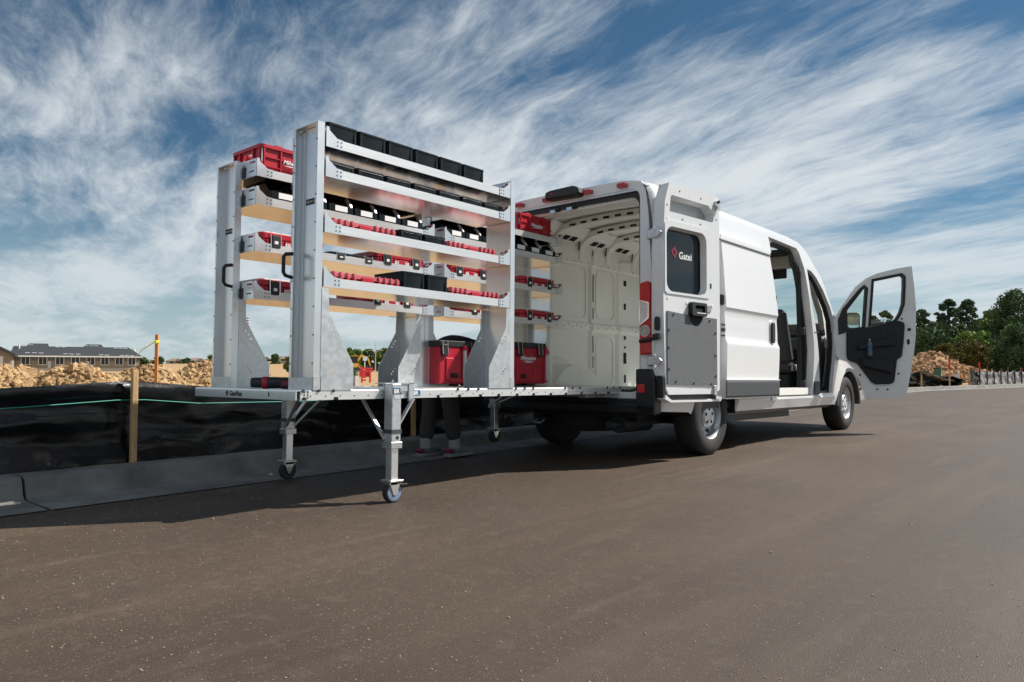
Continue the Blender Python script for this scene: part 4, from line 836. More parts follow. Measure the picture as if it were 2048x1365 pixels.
def toolbox(label, x, y, z, L_=.49, W_=.38, H_=.138, black=False):
    t = thing('organiser_case', label, 'tool case', body(x, y, z), 'latched tool cases')
    a, b = L_/2, W_/2; mm = M['bin'] if black else M['red']
    obj('base', MB().prism(rr(-a+.006, a-.006, -b+.006, b-.006, .03, 3), [], XY, 0, H_*.62), mm, t, bevel=.006)
    rb = MB()
    for u in (-a+.05, -.09, .09, a-.05): rb.box(u-.008, u+.008, -b-.002, -b+.02, .008, H_*.60)
    rb.box(-.07, .07, -b-.004, -b+.02, H_*.36, H_*.58).box(-a-.002, -a+.02, -.06, .06, .01, H_*.58); obj('ribs', rb, mm, t, bevel=.003)
    obj('lid', MB().prism(rr(-a, a, -b, b, .032, 3), [], XY, H_*.63, H_*.90), mm, t, bevel=.008)
    obj('lid_window', MB().prism(rr(-a+.03, a-.03, -b+.03, b-.03, .03, 3), [], XY, H_*.90, H_), M['clear'] if not black else M['bin'], t, bevel=.006)
    for u in (-a*.58, a*.58):
        lt = obj('latch', MB().box(u-.032, u+.032, -b-.016, -b+.004, H_*.18, H_*.80), M['black'], t, bevel=.006); obj('latch_wire', MB().bar((u-.036, -b-.012, H_*.25), (u-.036, -b-.008, H_*.95), .004, .004).bar((u+.036, -b-.012, H_*.25), (u+.036, -b-.008, H_*.95), .004, .004), M['chrome'], lt)
        obj('latch_mark', MB().box(u-.013, u+.013, -b-.0175, -b-.0165, H_*.38, H_*.52), M['label'], lt)
    if not black:
        fg = MB()
        for i in range(3): fg.box(-a*.28+i*.014, -a*.28+i*.014+.007, -b-.008, -b, .015+.006*i, H_*.50); fg.box(a*.28-i*.014-.007, a*.28-i*.014, -b-.008, -b, .015+.006*i, H_*.50)
        obj('cleats', fg, M['label'], t)
    return t
toolbox('red latched case on the third tray down at the deck end', -2.79, .375, 1.527)
toolbox('red latched case on the lowest tray at the deck end', -2.79, .375, 1.219)
toolbox('low black case on the far third tray, left of a red case', -2.30, .375, 1.527, .42, .38, .075, True)
toolbox('red latched case on the far third tray, right of the black case', -1.86, .375, 1.527)
toolbox('red latched case on the lowest far tray, beyond the near unit', -1.95, .375, 1.219)
toolbox('red latched case at the deck side of the third tray near the van', -1.10, .375, 1.527)
toolbox('red latched case on the third tray in front of the van wall', -.19, .375, 1.527, .50)
toolbox('red latched case on the lowest tray in front of the van wall', -.19, .375, 1.219, .50)
toolbox('red latched case on the lowest tray above the black backpack', -.92, .375, 1.219)
def organiser(label, x, z, L_=.50, W_=.29, H_=.095, y=-.40):
    t = thing('parts_organiser', label, 'organiser', body(x, y, z), 'clear-lid parts organisers on the near unit')
    a, b = L_/2, W_/2
    obj('base', MB().box(-a+.008, a-.008, -b+.008, b-.008, 0, H_*.66), M['red'], t, bevel=.006)
    obj('lid', MB().prism(rr(-a, a, -b, b, .02, 3), [], XY, H_*.68, H_*.96), M['pink'], t, bevel=.006)
    rb = MB(); n = 11
    for i in range(n):
        u = -a+.03+(L_-.06)*i/(n-1)
        if i == n//2: rb.box(u-.045, u+.045, -b-.010, -b+.02, .012, H_*.82); continue
        if abs(i-n//2) == 1: continue
        rb.box(u-.011, u+.011, -b-.008, -b+.02, .006, H_*.70)
    obj('front_teeth', rb, M['red'], t, bevel=.003)
    hk = MB()
    for i in range(n):
        u = -a+.03+(L_-.06)*i/(n-1)
        if abs(i-n//2) > 1: hk.box(u-.014, u+.004, -b-.010, -b+.03, H_*.74, H_*1.0)
    obj('lid_hooks', hk, M['pink'], t, bevel=.003)
    for sx in (-1, 1): obj('end_handle', MB().box(sx*a-.012, sx*a+.012, -b*.9, b*.6, .015, H_*.92), M['red'], t, bevel=.006)
    return t
organiser('clear-lid red organiser at the left of the near third tray', -2.77, 1.550)
organiser('clear-lid red organiser at the right of the near third tray', -1.835, 1.550)
organiser('clear-lid red organiser at the left of the near lowest tray', -2.745, 1.238, .53)
organiser('clear-lid red organiser at the right of the near lowest tray', -1.80, 1.238, .52)
def tote(label, x, z, L_=.2215, W_=.30, H_=.152, y=-.405, group='black totes on the near unit'):
    t = thing('black_tote', label, 'bin', body(x, y, z), group)
    a, b = L_/2, W_/2; w_ = .004
    sh = MB(); lo = rr(-a+.014, a-.014, -b+.014, b-.014, .015, 3); hi = rr(-a+.004, a-.004, -b+.004, b-.004, .018, 3); n = len(lo)
    li = rr(-a+.018, a-.018, -b+.018, b-.018, .012, 3); hi2 = rr(-a+.009, a-.009, -b+.009, b-.009, .015, 3)
    sh.add([(*p, 0) for p in lo]+[(*p, H_-.012) for p in hi]+[(*p, H_-.012) for p in hi2]+[(*p, .005) for p in li], [(j*n+i, j*n+(i+1) % n, (j+1)*n+(i+1) % n, (j+1)*n+i) for j in range(3) for i in range(n)]+[tuple(range(n)), tuple(range(3*n, 4*n))])
    obj('shell', sh, M['bin'], t, smooth=35)
    obj('rim', MB().prism(rr(-a, a, -b, b, .02, 3), [rr(-a+.009, a-.009, -b+.009, b-.009, .015, 3)], XY, H_-.014, H_), M['bin'], t, bevel=.003)
    rb = MB()
    for u in (-a+.022, a-.022): rb.box(u-.009, u+.009, -b+.002, -b+.016, .01, H_-.014)
    obj('corner_ribs', rb, M['bin'], t, bevel=.002)
    return t
N8 = ('first', 'second', 'third', 'fourth', 'fifth', 'sixth', 'seventh')
N6 = ('first', 'second', 'third', 'fourth', 'fifth', 'sixth')
for i in range(6): tote(f'{N6[i]} black tote from the deck end, on the top tray of the near unit', -2.945+i*.222, 2.048)
for i in range(7): tote(f'{N8[i]} low black tote from the deck end, in the near second tray', -2.955+i*.222, 1.874, .215, .30, .100, group='low black totes in the second near tray')
for i in range(2): tote(('left' if i == 0 else 'right')+' black tote between two organisers on the near lowest tray', -2.375+i*.205, 1.238, .20, .30, .155)
for i in range(2): tote(('left' if i == 0 else 'right')+' black tote between two organisers on the near third tray', -2.40+i*.205, 1.550, .20, .30, .105)
def partbin(label, x, z, L_=.205, W_=.37, H_=.168, y=.375, group='black open-front parts bins'):
    t = thing('parts_bin', label, 'bin', body(x, y, z), group)
    a, b = L_/2, W_/2; w_ = .004
    pr = [(-b, .0), (-b, .104), (-b+.03, .108), (-b+.09, H_), (b, H_), (b, 0)]
    sh = MB()
    for sx in (-1, 1): sh.prism(pr, [], lambda p, q, t_: (t_, p, q), sx*a-(w_ if sx > 0 else 0), sx*a+(w_ if sx < 0 else 0))
    sh.box(-a+w_, a-w_, b-w_, b, 0, H_).box(-a+w_, a-w_, -b, b-w_, 0, w_).box(-a+w_, a-w_, -b, -b+w_, w_, .104)
    obj('shell', sh, M['bin'], t)
    obj('label_card', MB().box(-.052, .052, -b-.0035, -b-.0008, .060, .098), M['label'], t)
    obj('label_holder', MB().box(-.058, .058, -b-.003, -b+.006, .052, .060), M['bin'], t)
    obj('front_scoop', MB().prism([(-b+.0, .104), (-b+.02, .106), (-b+.075, H_), (-b+.055, H_+.004), (-b+.01, .125)], [], lambda p, q, t_: (t_, p, q), a-.022, a-.006), M['clear'], t)
    return t
N8 = ('first', 'second', 'third', 'fourth', 'fifth', 'sixth', 'seventh')
for i in range(6): partbin(f'{N8[i]} black parts bin from the deck end on the far second tray', -2.86+i*.222, 1.829)
for i in range(7): partbin(f'{N8[i]} black parts bin on the second tray of the unit by the van', -1.27+i*.206, 1.829, .195)
def chest(label, x, y, z, L_, W_, H_, letter):
    t = thing('rolling_tool_chest', label, 'tool chest', body(x, y, z), 'red rolling tool chests on the deck')
    a, b = L_/2, W_/2
    bd = obj('body', MB().prism(rr(-a, a, -b, b, .03, 3), [], XY, .02, H_-.05), M['red'], t, bevel=.008)
    pr = MB(); pr.box(-a*.72, -a*.12, -b-.012, -b+.01, .05, H_-.14).box(a*.30, a*.78, -b-.010, -b+.01, .05, .16).box(-a*.5, a*.5, -b-.014, -b+.01, .03, .07); obj('front_ribs', pr, M['red'], bd, bevel=.006)
    obj('drawer_slot', MB().box(-a*.55, -a*.25, -b-.0145, -b-.0125, .07, .11), M['hole'], bd)
    obj('lid', MB().prism(rr(-a-.01, a+.01, -b-.01, b+.01, .035, 3), [], XY, H_-.05, H_), M['black'], t, bevel=.012)
    for u in ((-a*.62, a*.55) if letter else (-a*.80, a*.36)):
        lt = obj('latch', MB().box(u-.03, u+.03, -b-.026, -b+.0, H_-.13, H_-.03), M['black'], t, bevel=.006); obj('latch_wire', MB().bar((u-.028, -b-.028, H_-.11), (u-.028, -b-.018, H_), .005, .005).bar((u+.028, -b-.028, H_-.11), (u+.028, -b-.018, H_), .005, .005), M['chrome'], lt)
    obj('corner_post', MB().cyl((a-.015, -b-.004, .03), (a-.015, -b-.004, H_-.03), .020, n=10), M['red'], t, smooth=50)
    for sx in (-1, 1): obj('chest_wheel', MB().lathe([(.01, .02), (.055, .02), (.06, 0), (.055, -.02), (.01, -.02)], 'X', (sx*(a+.02), b-.04, .06), 20), M['rubber'], t, smooth=40)
    obj('pull_bar', MB().box(-a*.30 if letter else -.012, (-a*.30 if letter else -.012)+.026, -b-.030, -b-.012, .07, H_-.075) if not letter else MB().box(a-.03, a-.008, -b-.032, -b-.014, .05, H_-.10), M['cap'], t)
    obj('bar_knob', MB().cyl((.0, -b-.02, H_-.07), (.0, -b-.02, H_-.035), .030, .018, 12) if not letter else MB().cyl((a-.019, -b-.02, H_-.10), (a-.019, -b-.02, H_-.06), .028, .018, 12), M['red'], t, smooth=40)
    u0 = -a*.62 if letter else a*.28
    text('chest_lettering', 'Milwaukee', .050, frame4((u0+.01, -b-.014, H_*.60), (1, 0, 0), (0, 0, 1)), M['white'], bd, shear=.35, weight=.0008)
    obj('lettering_stroke', MB().prism([(u0, H_*.545), (u0+.06, H_*.575), (u0+.16, H_*.60), (u0+.05, H_*.565)], [], XZ, -b-.0150, -b-.014), M['white'], bd)
    text('chest_lettering', 'PACKOUT', .024, frame4((u0+.075, -b-.014, H_*.535), (1, 0, 0), (0, 0, 1)), M['white'], bd, shear=.3, weight=.0006)
    return t
chest('red rolling tool chest with an upright silver bar, in the middle of the deck', -1.14, .40, ZD, .56, .34, .375, False)
chest('red rolling tool chest with white script, in front of the van wall', -.27, .40, ZD, .50, .34, .40, True)
dr = thing('cordless_tool', 'black and red cordless tool lying on the deck end', 'power tool', body(-3.04, -.06, ZD, R(-40)))
obj('battery', MB().box(.02, .14, -.05, .05, .0, .07), M['black'], dr, bevel=.010); obj('battery_label', MB().box(.03, .12, -.0515, -.0505, .022, .048), M['redprint'], dr)
obj('tool_body', MB().lathe([(.012, -.16), (.030, -.155), (.032, -.10), (.036, -.06), (.034, .02)], 'X', (0, 0, .036), 16), M['black'], dr, smooth=40); obj('collar', MB().lathe([(.034, -.09), (.038, -.085), (.038, -.06), (.034, -.055)], 'X', (0, 0, .036), 16), M['red'], dr, smooth=40)

# ---------------------------------------------------------------- the person bending behind the deck
def skinned(name, verts, edges, radii, m, parent, root=0, sub=2):
    me = bpy.data.meshes.new(name); me.from_pydata([Vector(v) for v in verts], edges, []); o = bpy.data.objects.new(name, me); C.objects.link(o)
    sm = o.modifiers.new('Skin', 'SKIN'); sm.use_smooth_shade = True
    for i, d_ in enumerate(me.skin_vertices[0].data):
        r_ = radii[i]; d_.radius = r_ if isinstance(r_, tuple) else (r_, r_); d_.use_root = (i == root)
    ss_ = o.modifiers.new('Sub', 'SUBSURF'); ss_.levels = sub; ss_.render_levels = sub
    dg = bpy.context.evaluated_depsgraph_get(); me2 = bpy.data.meshes.new_from_object(o.evaluated_get(dg)); bpy.data.objects.remove(o, do_unlink=True)
    for p in me2.polygons: p.use_smooth = True
    me2.name = name; me2.materials.clear(); return link(name, me2, m, parent)
PX, PY = -.84, .84
M['skin'] = pm('skin', (.42, .24, .16), .55, 0, .1); M['shirt'] = pm('black_shirt', (.010, .011, .013), .9, 0, .3, 30, bump=.2, bscale=60)
M['trouser'] = pm('dark_trousers', (.045, .042, .045), .9, 0, .2, 20, bump=.3, bscale=40); M['shoe'] = pm('grey_sneaker', (.14, .15, .16), .6, 0, .2); M['sole'] = pm('white_sole', (.24, .24, .235), .6, 0, .1); M['hair'] = pm('dark_hair', (.02, .014, .01), .7, 0, .3, 60)
per = thing('person', 'person in dark trousers and grey sneakers bending forward behind the deck', 'person', ground(PX, PY, .01, R(3)))
# x forward (along the kerb), y left, z up
body_v = [(0, 0, .88), (.10, 0, .94), (.22, 0, .99), (.36, 0, 1.0), (.47, 0, .97), (.57, 0, .92), (.66, 0, .85),
          (-.02, .10, .84), (.02, .11, .48), (-.04, .12, .10), (.08, .12, .04), (.15, .12, .03), (-.02, -.10, .84), (.06, -.10, .48), (.10, -.11, .10), (.22, -.11, .04), (.29, -.11, .03),
          (.42, .18, .95), (.50, .20, .80), (.60, .02, .80), (.64, -.04, .79), (.42, -.18, .95), (.50, -.26, .80), (.60, -.20, .80), (.64, -.19, .79)]
body_e = [(0, 1), (1, 2), (2, 3), (3, 4), (4, 5), (5, 6), (0, 7), (7, 8), (8, 9), (9, 10), (10, 11), (0, 12), (12, 13), (13, 14), (14, 15), (15, 16), (4, 17), (17, 18), (18, 19), (19, 20), (4, 21), (21, 22), (22, 23), (23, 24)]
body_r = [.13, .13, .135, .14, .10, .055, .09, .088, .062, .042, .036, .026, .088, .062, .042, .036, .026, .065, .045, .034, .030, .065, .045, .034, .030]
skinned('body', body_v, body_e, body_r, M['skin'], per)
skinned('shirt', [(0, 0, .90), (.10, 0, .95), (.22, 0, 1.0), (.36, 0, 1.01), (.48, 0, .975), (.42, .18, .955), (.47, .22, .82), (.42, -.18, .955), (.48, -.21, .82)], [(0, 1), (1, 2), (2, 3), (3, 4), (3, 5), (5, 6), (3, 7), (7, 8)], [(.15, .16), (.15, .16), (.155, .165), (.155, .16), (.085, .085), .085, .07, .085, .07], M['shirt'], per)
skinned('trousers', [(0, 0, .88), (.05, 0, .92), (-.02, .10, .82), (.02, .11, .48), (-.04, .12, .13), (-.02, -.10, .82), (.06, -.10, .48), (.10, -.11, .13)], [(0, 1), (0, 2), (2, 3), (3, 4), (0, 5), (5, 6), (6, 7)], [.145, .145, .105, .082, .072, .105, .082, .072], M['trouser'], per)
hr_ = obj('hair', MB().lathe([(.001, .108), (.05, .10), (.085, .07), (.10, .02), (.098, -.03), (.07, -.07), (.001, -.075)], 'Z', (.65, 0, .88), 18), M['hair'], per, smooth=60)
fc = MB().lathe([(.001, -.018), (.012, -.012), (.016, 0), (.008, .016), (.001, .02)], 'Z', (.73, 0, .81), 8); obj('nose', fc, M['skin'], per, smooth=60)
for s in (-1, 1):
    obj('ear', MB().lathe([(.001, -.012), (.022, -.008), (.03, 0), (.022, .008), (.001, .012)], 'Y', (.65, s*.095, .84), 10), M['skin'], per, smooth=60)
    obj('eye', MB().lathe([(.001, -.012), (.009, -.008), (.012, 0), (.009, .008), (.001, .012)], 'Z', (.72, s*.034, .845), 8), M['label'], per, smooth=60)
    hx, hy, hz_ = (.64, -.04, .79) if s > 0 else (.64, -.19, .79)
    fv = [(hx, hy, hz_), (hx+.03, hy, hz_-.05)]; fe = [(0, 1)]; fr = [.030, .034]
    for i, (l1, l2) in enumerate(((.045, .035), (.05, .04), (.045, .036), (.036, .028))):
        k_ = len(fv); o_ = -.03+.02*i; fv += [(hx+.045, hy+o_, hz_-.075), (hx+.06, hy+o_, hz_-.075-l1), (hx+.045, hy+o_, hz_-.075-l1-l2)]; fe += [(1, k_), (k_, k_+1), (k_+1, k_+2)]; fr += [.0095, .0085, .0075]
    k_ = len(fv); fv += [(hx-.0, hy-s*.035, hz_-.045), (hx+.02, hy-s*.05, hz_-.085)]; fe += [(0, k_), (k_, k_+1)]; fr += [.011, .009]
    skinned('hand', fv, fe, fr, M['skin'], per, 0, 1)
for ox, oy in ((-.04, .12), (.10, -.11)):
    sh = skinned('sneaker', [(ox-.05, oy, .055), (ox+.0, oy, .075), (ox+.08, oy, .06), (ox+.15, oy, .045), (ox+.21, oy, .038), (ox, oy, .12)], [(0, 1), (1, 2), (2, 3), (3, 4), (1, 5)], [(.048, .05), (.05, .055), (.048, .045), (.048, .034), (.036, .026), (.048, .048)], M['shoe'], per)
    obj('sole', MB().prism([(ox-.10, oy-.035), (ox-.08, oy-.045), (ox+.05, oy-.045), (ox+.16, oy-.052), (ox+.235, oy-.03), (ox+.245, oy), (ox+.235, oy+.03), (ox+.16, oy+.052), (ox+.05, oy+.045), (ox-.08, oy+.045), (ox-.10, oy+.035)], [], XY, .004, .034), M['sole'], sh, bevel=.006)
    obj('heel_patch', MB().box(ox-.106, ox-.05, oy-.047, oy+.047, .04, .075), M['redprint'], sh, bevel=.015)
    obj('sock', MB().cyl((ox, oy, .075), (ox, oy, .17), .051, .054, 14), M['greyprint'], sh, smooth=50)

# ---------------------------------------------------------------- silt fence by the kerb
def fence_line(x): return ky(x)+.80
FT = [(-9.0, .62), (-7.8, .73), (-6.2, .63), (-5.0, .66), (-4.1, .683), (-3.29, .725), (-2.68, .668), (-2.1, .632), (-1.2, .60), (-.2, .64), (.7, .60), (2.0, .66), (3.4, .60), (5, .68), (8, .6), (12, .62)]
sf = thing('silt_fence', 'black plastic silt fence with green cord running behind the kerb', 'fence', ground(0, 0, 0))
def sheet(a, b):
    x = -9+17*a; top = interp(FT, x); z = .10+(top-.10)*b
    w_ = .035*noise.noise(Vector((x*1.6, z*2.2, 4)))+.020*noise.noise(Vector((x*.9+z*2.5, z*7, 9)))+.010*math.sin(z*26+3*noise.noise(Vector((x*1.1, 0, 0))))*ss(.35, .7, z)
    w_ += .030*(abs(noise.noise(Vector((x*1.3+z*1.1, z*4.5-x*.5, 21))))-.25)+.012*(abs(noise.noise(Vector((x*4+z*3, z*9, 31))))-.2)
    return (x, fence_line(x)+.03+w_-.05*ss(.3, .1, z), z)
obj('sheeting', MB().grid(sheet, 420, 40), M['sheet'], sf, smooth=40)
for px_, tp in ((-7.8, .80), (-5.55, .60), (-3.29, .80), (-.55, .62), (2.0, .64), (4.4, .64)):
    y = fence_line(px_)-.02; obj('post', MB().box(px_-.020, px_+.020, y-.045, y-.005, .08, tp), M['wood'], sf, bevel=.003)
cdp = [(-9+.2*i, 0, 0) for i in range(86)]
obj('cord', MB().tube([(x, fence_line(x)-.022+.03*noise.noise(Vector((x*1.6, 1, 4))), interp([(-9, .53), (-7.8, .59), (-5.2, .53), (-4.1, .553), (-3.29, .592), (-2.8, .545), (-1.9, .53), (-.5, .55), (2, .55), (8, .52)], x)) for x, _, _ in cdp], .0035, 5), M['cord'], sf)
def stake(name, label, x, y, z0, z1, w_, m, lean=(0, 0), group=None, cat='stake'):
    t = tag(obj(name, MB().bar((x, y, z0), (x+lean[0], y+lean[1], z1), w_, w_*.5, tuple(FLAT)), m), label, cat, group); return t
st = thing('survey_stake', 'tall wooden stake with a fluttering yellow ribbon on the dirt bank', 'stake', ground(-2.46, 3.0, 0))
obj('stake_post', MB().bar((0, 0, .15), (.0, 0, 1.14), .028, .016, tuple(FLAT)), M['orange'], st)
rb = MB(); L_ = 14; pts = [(-.012*i*1.0*RIGHT.x*1.2+.002*math.sin(i), -.012*i*1.2*RIGHT.y, 1.065-.0045*i-.0004*i*i+.004*math.sin(i*.9)) for i in range(L_)]
rb.add([(x, y, z+d_) for x, y, z in pts for d_ in (0, .011)], [(2*i, 2*i+1, 2*i+3, 2*i+2) for i in range(L_-1)]); obj('ribbon', rb, M['yellowtape'], st)
obj('ribbon_knot', MB().box(-.019, .019, -.019, .019, 1.055, 1.085), M['yellowtape'], st, bevel=.004)

# ---------------------------------------------------------------- trees
def leafmat(name, c1, c2): 
    m = pm(name, c1, .75, 0, 0, .9, .1, col2=c2, spec=.25); b = m.node_tree.nodes['Principled BSDF']
    if 'Transmission Weight' in b.inputs: b.inputs['Subsurface Weight'].default_value = 0.0
    return m
M['bark'] = pm('bark', (.09, .065, .05), .9, 0, .3, 8, bump=.6, bscale=20)
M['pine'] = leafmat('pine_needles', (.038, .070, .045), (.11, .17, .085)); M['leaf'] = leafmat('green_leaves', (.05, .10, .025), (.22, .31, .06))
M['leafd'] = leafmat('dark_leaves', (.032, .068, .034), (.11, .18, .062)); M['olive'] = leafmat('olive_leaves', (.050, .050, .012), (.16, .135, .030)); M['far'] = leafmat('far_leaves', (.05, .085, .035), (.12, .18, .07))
def tree(name, label, pos, h, spread, m, n_cl, n_lf, leaf, trunk=.35, shape='round', group=None, seed=0, cat='tree'):
    rnd = random.Random(seed); t = thing(name, label, cat, ground(pos.x, pos.y, pos.z), group)
    tb = MB(); lean = (rnd.uniform(-.04, .04)*h, rnd.uniform(-.04, .04)*h); r0 = max(.05, h*.018)
    tp = [(lean[0]*k*k+.02*h*math.sin(3*k+seed), lean[1]*k*k, h*.92*k-.1) for k in (0, .2, .4, .6, .8, 1.0)]
    tb.tube(tp, [r0, r0*.85, r0*.68, r0*.5, r0*.3, r0*.1], 7); cent = []
    for i in range(n_cl):
        k = trunk+(1-trunk)*(i+rnd.random())/n_cl; a = rnd.random()*2*math.pi
        if shape == 'round': R_ = spread*math.sqrt(max(.05, 1-((k-(trunk+.48*(1-trunk)))/(.58*(1-trunk)))**2))
        elif shape == 'pine': R_ = spread*(1.0 if k < .62 else 1.0-.75*((k-.62)/.38)**1.3)*(.55+.45*rnd.random())
        else: R_ = spread*(1-.6*k)
        rr_ = R_*math.sqrt(rnd.uniform(.12, 1)); c = Vector((lean[0]*k*k+rr_*math.cos(a), lean[1]*k*k+rr_*math.sin(a), h*k))
        cent.append((c, R_)); b0 = Vector((lean[0]*k*k, lean[1]*k*k, h*max(.12, k-.12*rnd.random()-.05)))
        if i % 2 == 0 and h > 1.5: tb.tube([b0, (b0+c)/2+Vector((0, 0, .03*h)), c], [r0*.28, r0*.17, r0*.06], 5)
    obj('trunk', tb, M['bark'], t, smooth=60)
    vs = []; fs = []
    cs = spread*(.26 if shape != 'pine' else .20)
    for c, R_ in cent:
        e = cs*(.6+.7*rnd.random()); fl = .55 if shape == 'pine' else .8
        for j in range(n_lf):
            d = Vector((rnd.gauss(0, 1), rnd.gauss(0, 1), rnd.gauss(0, 1))); d = d.normalized()*(rnd.random()**.45)*e; d.z *= fl
            q = c+d; s_ = leaf*(.6+.8*rnd.random())
            u = Vector((rnd.gauss(0, 1), rnd.gauss(0, 1), rnd.gauss(0, .8))).normalized(); w_ = u.orthogonal().normalized()
            w_ = (Quaternion(u, rnd.random()*6.28) @ w_); k = len(vs)
            vs += [q-u*s_*.5, q+w_*s_*.32, q+u*s_*.5, q-w_*s_*.32]; fs.append((k, k+1, k+2, k+3))
    me = bpy.data.meshes.new('crown'); me.from_pydata([tuple(v) for v in vs], [], fs); link('crown', me, m, t)
    return t
def px_tree(name, label, u, top, base, wpx, depth, m, **k):
    z1 = hz(top, depth); z0 = hz(base, depth); p = at(u, depth, z0); return tree(name, label, p, z1-z0, wpx/2/FPX*depth, m, **k)
T = px_tree; GR = 'trees beyond the right-hand dirt mound'
T('pine_tree', 'dark pine half hidden behind the open front door', 1846, 622, 748, 62, 74, M['pine'], n_cl=90, n_lf=150, leaf=.20, trunk=.18, shape='pine', group=GR, seed=1)
T('pine_tree', 'tallest dark pine with a flat double top, left of the pair', 1902, 600, 748, 66, 76, M['pine'], n_cl=105, n_lf=150, leaf=.20, trunk=.15, shape='pine', group=GR, seed=2)
T('pine_tree', 'dark pine forming the right half of the tall pair', 1937, 601, 748, 62, 77, M['pine'], n_cl=105, n_lf=150, leaf=.20, trunk=.15, shape='pine', group=GR, seed=3)
T('leafy_tree', 'bright green leafy tree between the pines and the right edge tree', 1990, 642, 752, 80, 70, M['leaf'], n_cl=110, n_lf=150, leaf=.18, trunk=.12, group=GR, seed=4)
T('leafy_tree', 'large leafy tree with open branches at the right edge', 2042, 586, 752, 110, 66, M['leafd'], n_cl=130, n_lf=170, leaf=.18, trunk=.14, group=GR, seed=5)
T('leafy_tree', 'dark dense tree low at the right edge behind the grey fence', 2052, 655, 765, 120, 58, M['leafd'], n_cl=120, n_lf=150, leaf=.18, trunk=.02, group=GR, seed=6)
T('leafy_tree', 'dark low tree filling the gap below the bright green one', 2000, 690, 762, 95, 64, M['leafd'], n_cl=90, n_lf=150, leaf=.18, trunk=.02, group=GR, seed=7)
T('shrub', 'yellow olive bush rising behind the dirt mound', 1895, 690, 752, 56, 56, M['olive'], n_cl=70, n_lf=150, leaf=.15, trunk=.02, group=GR, seed=8, cat='shrub')
T('shrub', 'brownish olive bush beside the mound, right of the yellow one', 1938, 688, 752, 76, 58, M['olive'], n_cl=80, n_lf=150, leaf=.15, trunk=.02, group=GR, seed=9, cat='shrub')
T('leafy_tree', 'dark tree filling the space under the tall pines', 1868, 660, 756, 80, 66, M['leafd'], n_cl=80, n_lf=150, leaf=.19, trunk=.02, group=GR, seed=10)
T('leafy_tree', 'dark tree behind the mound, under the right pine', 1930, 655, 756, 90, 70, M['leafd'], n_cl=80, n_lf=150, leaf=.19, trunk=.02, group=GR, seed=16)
T('leafy_tree', 'pale distant tree seen through the open front door window', 1765, 625, 745, 56, 110, M['far'], n_cl=40, n_lf=60, leaf=.6, trunk=.25, group=GR, seed=11)
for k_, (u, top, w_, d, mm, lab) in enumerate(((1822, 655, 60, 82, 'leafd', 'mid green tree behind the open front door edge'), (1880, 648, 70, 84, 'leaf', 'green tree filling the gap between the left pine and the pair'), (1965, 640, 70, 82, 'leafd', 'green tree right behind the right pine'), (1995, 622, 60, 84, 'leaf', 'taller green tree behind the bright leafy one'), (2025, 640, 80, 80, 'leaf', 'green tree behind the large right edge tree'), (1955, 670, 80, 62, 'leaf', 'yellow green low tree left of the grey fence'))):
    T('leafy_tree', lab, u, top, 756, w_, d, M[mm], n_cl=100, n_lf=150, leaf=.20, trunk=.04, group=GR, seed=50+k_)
GF = 'far trees beyond the building lot'
for u, top, w_, d, lab, sd_, mm in ((286, 717, 22, 135, 'round green tree at the right end of the long house', 21, 'far'), (316, 716, 22, 200, 'green tree just right of the ribbon stake', 22, 'far'), (374, 718, 26, 230, 'dark tree between the two small far houses', 23, 'leafd'), (428, 714, 30, 220, 'dark tree right of the far houses, before the deck posts', 24, 'leafd'), (550, 711, 20, 210, 'small tree between the gusset and the near post', 25, 'far'), (578, 716, 24, 60, 'young green tree leaning beside the near shelving post', 26, 'leaf'), (706, 699, 40, 150, 'left round tree seen under the near unit', 27, 'leaf'), (738, 701, 40, 155, 'middle tree seen under the near unit', 28, 'far'), (772, 700, 50, 150, 'right leafy tree behind the street lamp', 29, 'leaf'), (820, 706, 60, 170, 'tree behind the centre posts of the deck', 30, 'far'), (240, 722, 40, 260, 'low tree far behind the long house', 31, 'leafd')):
    T('leafy_tree', lab, u, top, 744, w_, d, M[mm], n_cl=50, n_lf=90, leaf=.0030*d, trunk=.1, group=GF, seed=sd_)

# ---------------------------------------------------------------- houses
M['roofing'] = pm('charcoal_shingles', (.030, .036, .042), .9, 0, .25, 3, .05, bump=.3, bscale=12); M['siding'] = pm('taupe_siding', (.27, .235, .185), .85, 0, .06, 2); M['siding2'] = pm('grey_siding', (.15, .15, .145), .85, 0, .06, 2)
M['trimw'] = pm('white_trim', (.72, .72, .70), .6, 0, .04); M['pane'] = pm('window_pane', (.02, .025, .03), .08, 0, .2); M['wrap'] = pm('house_wrap', (.55, .58, .62), .7, 0, .08); M['found'] = pm('foundation', (.45, .44, .42), .9, 0, .1)
DH = 120.0; HB = .93
HF = (at(150, DH)-Vector((CAM.x, CAM.y, 0))).normalized(); HR = Vector((HF.y, -HF.x, 0)); HC = HF.dot(FLAT)
hm = Matrix((HR, HF, Vector((0, 0, 1)))).transposed().to_4x4(); hm.translation = at(150, DH, HB)
hs = thing('long_house', 'long single storey taupe house with charcoal roof beyond the dirt bank', 'house', hm)
hx = lambda u: (u-150)/FPX*DH*HC
za = lambda y: hz(y, DH)-HB
e_, r1, r2 = za(713), za(692.5), za(688)
xl, xr = hx(30), hx(284)
obj('wall', MB().box(xl, xr, 0, 9, .35, e_), M['siding'], hs)
obj('upper_wall_band', MB().box(xl-.02, xr+.02, -.04, 9.02, e_-.75, e_-.02), M['siding2'], hs)
for a, b in ((104, 118), (134, 150), (160, 172)): obj('wall_panel', MB().box(hx(a), hx(b), -.03, -.005, .36, e_-.76), M['siding'], hs)
obj('foundation', MB().box(xl-.05, xr+.05, -.06, 9.05, -.6, .35), M['found'], hs)
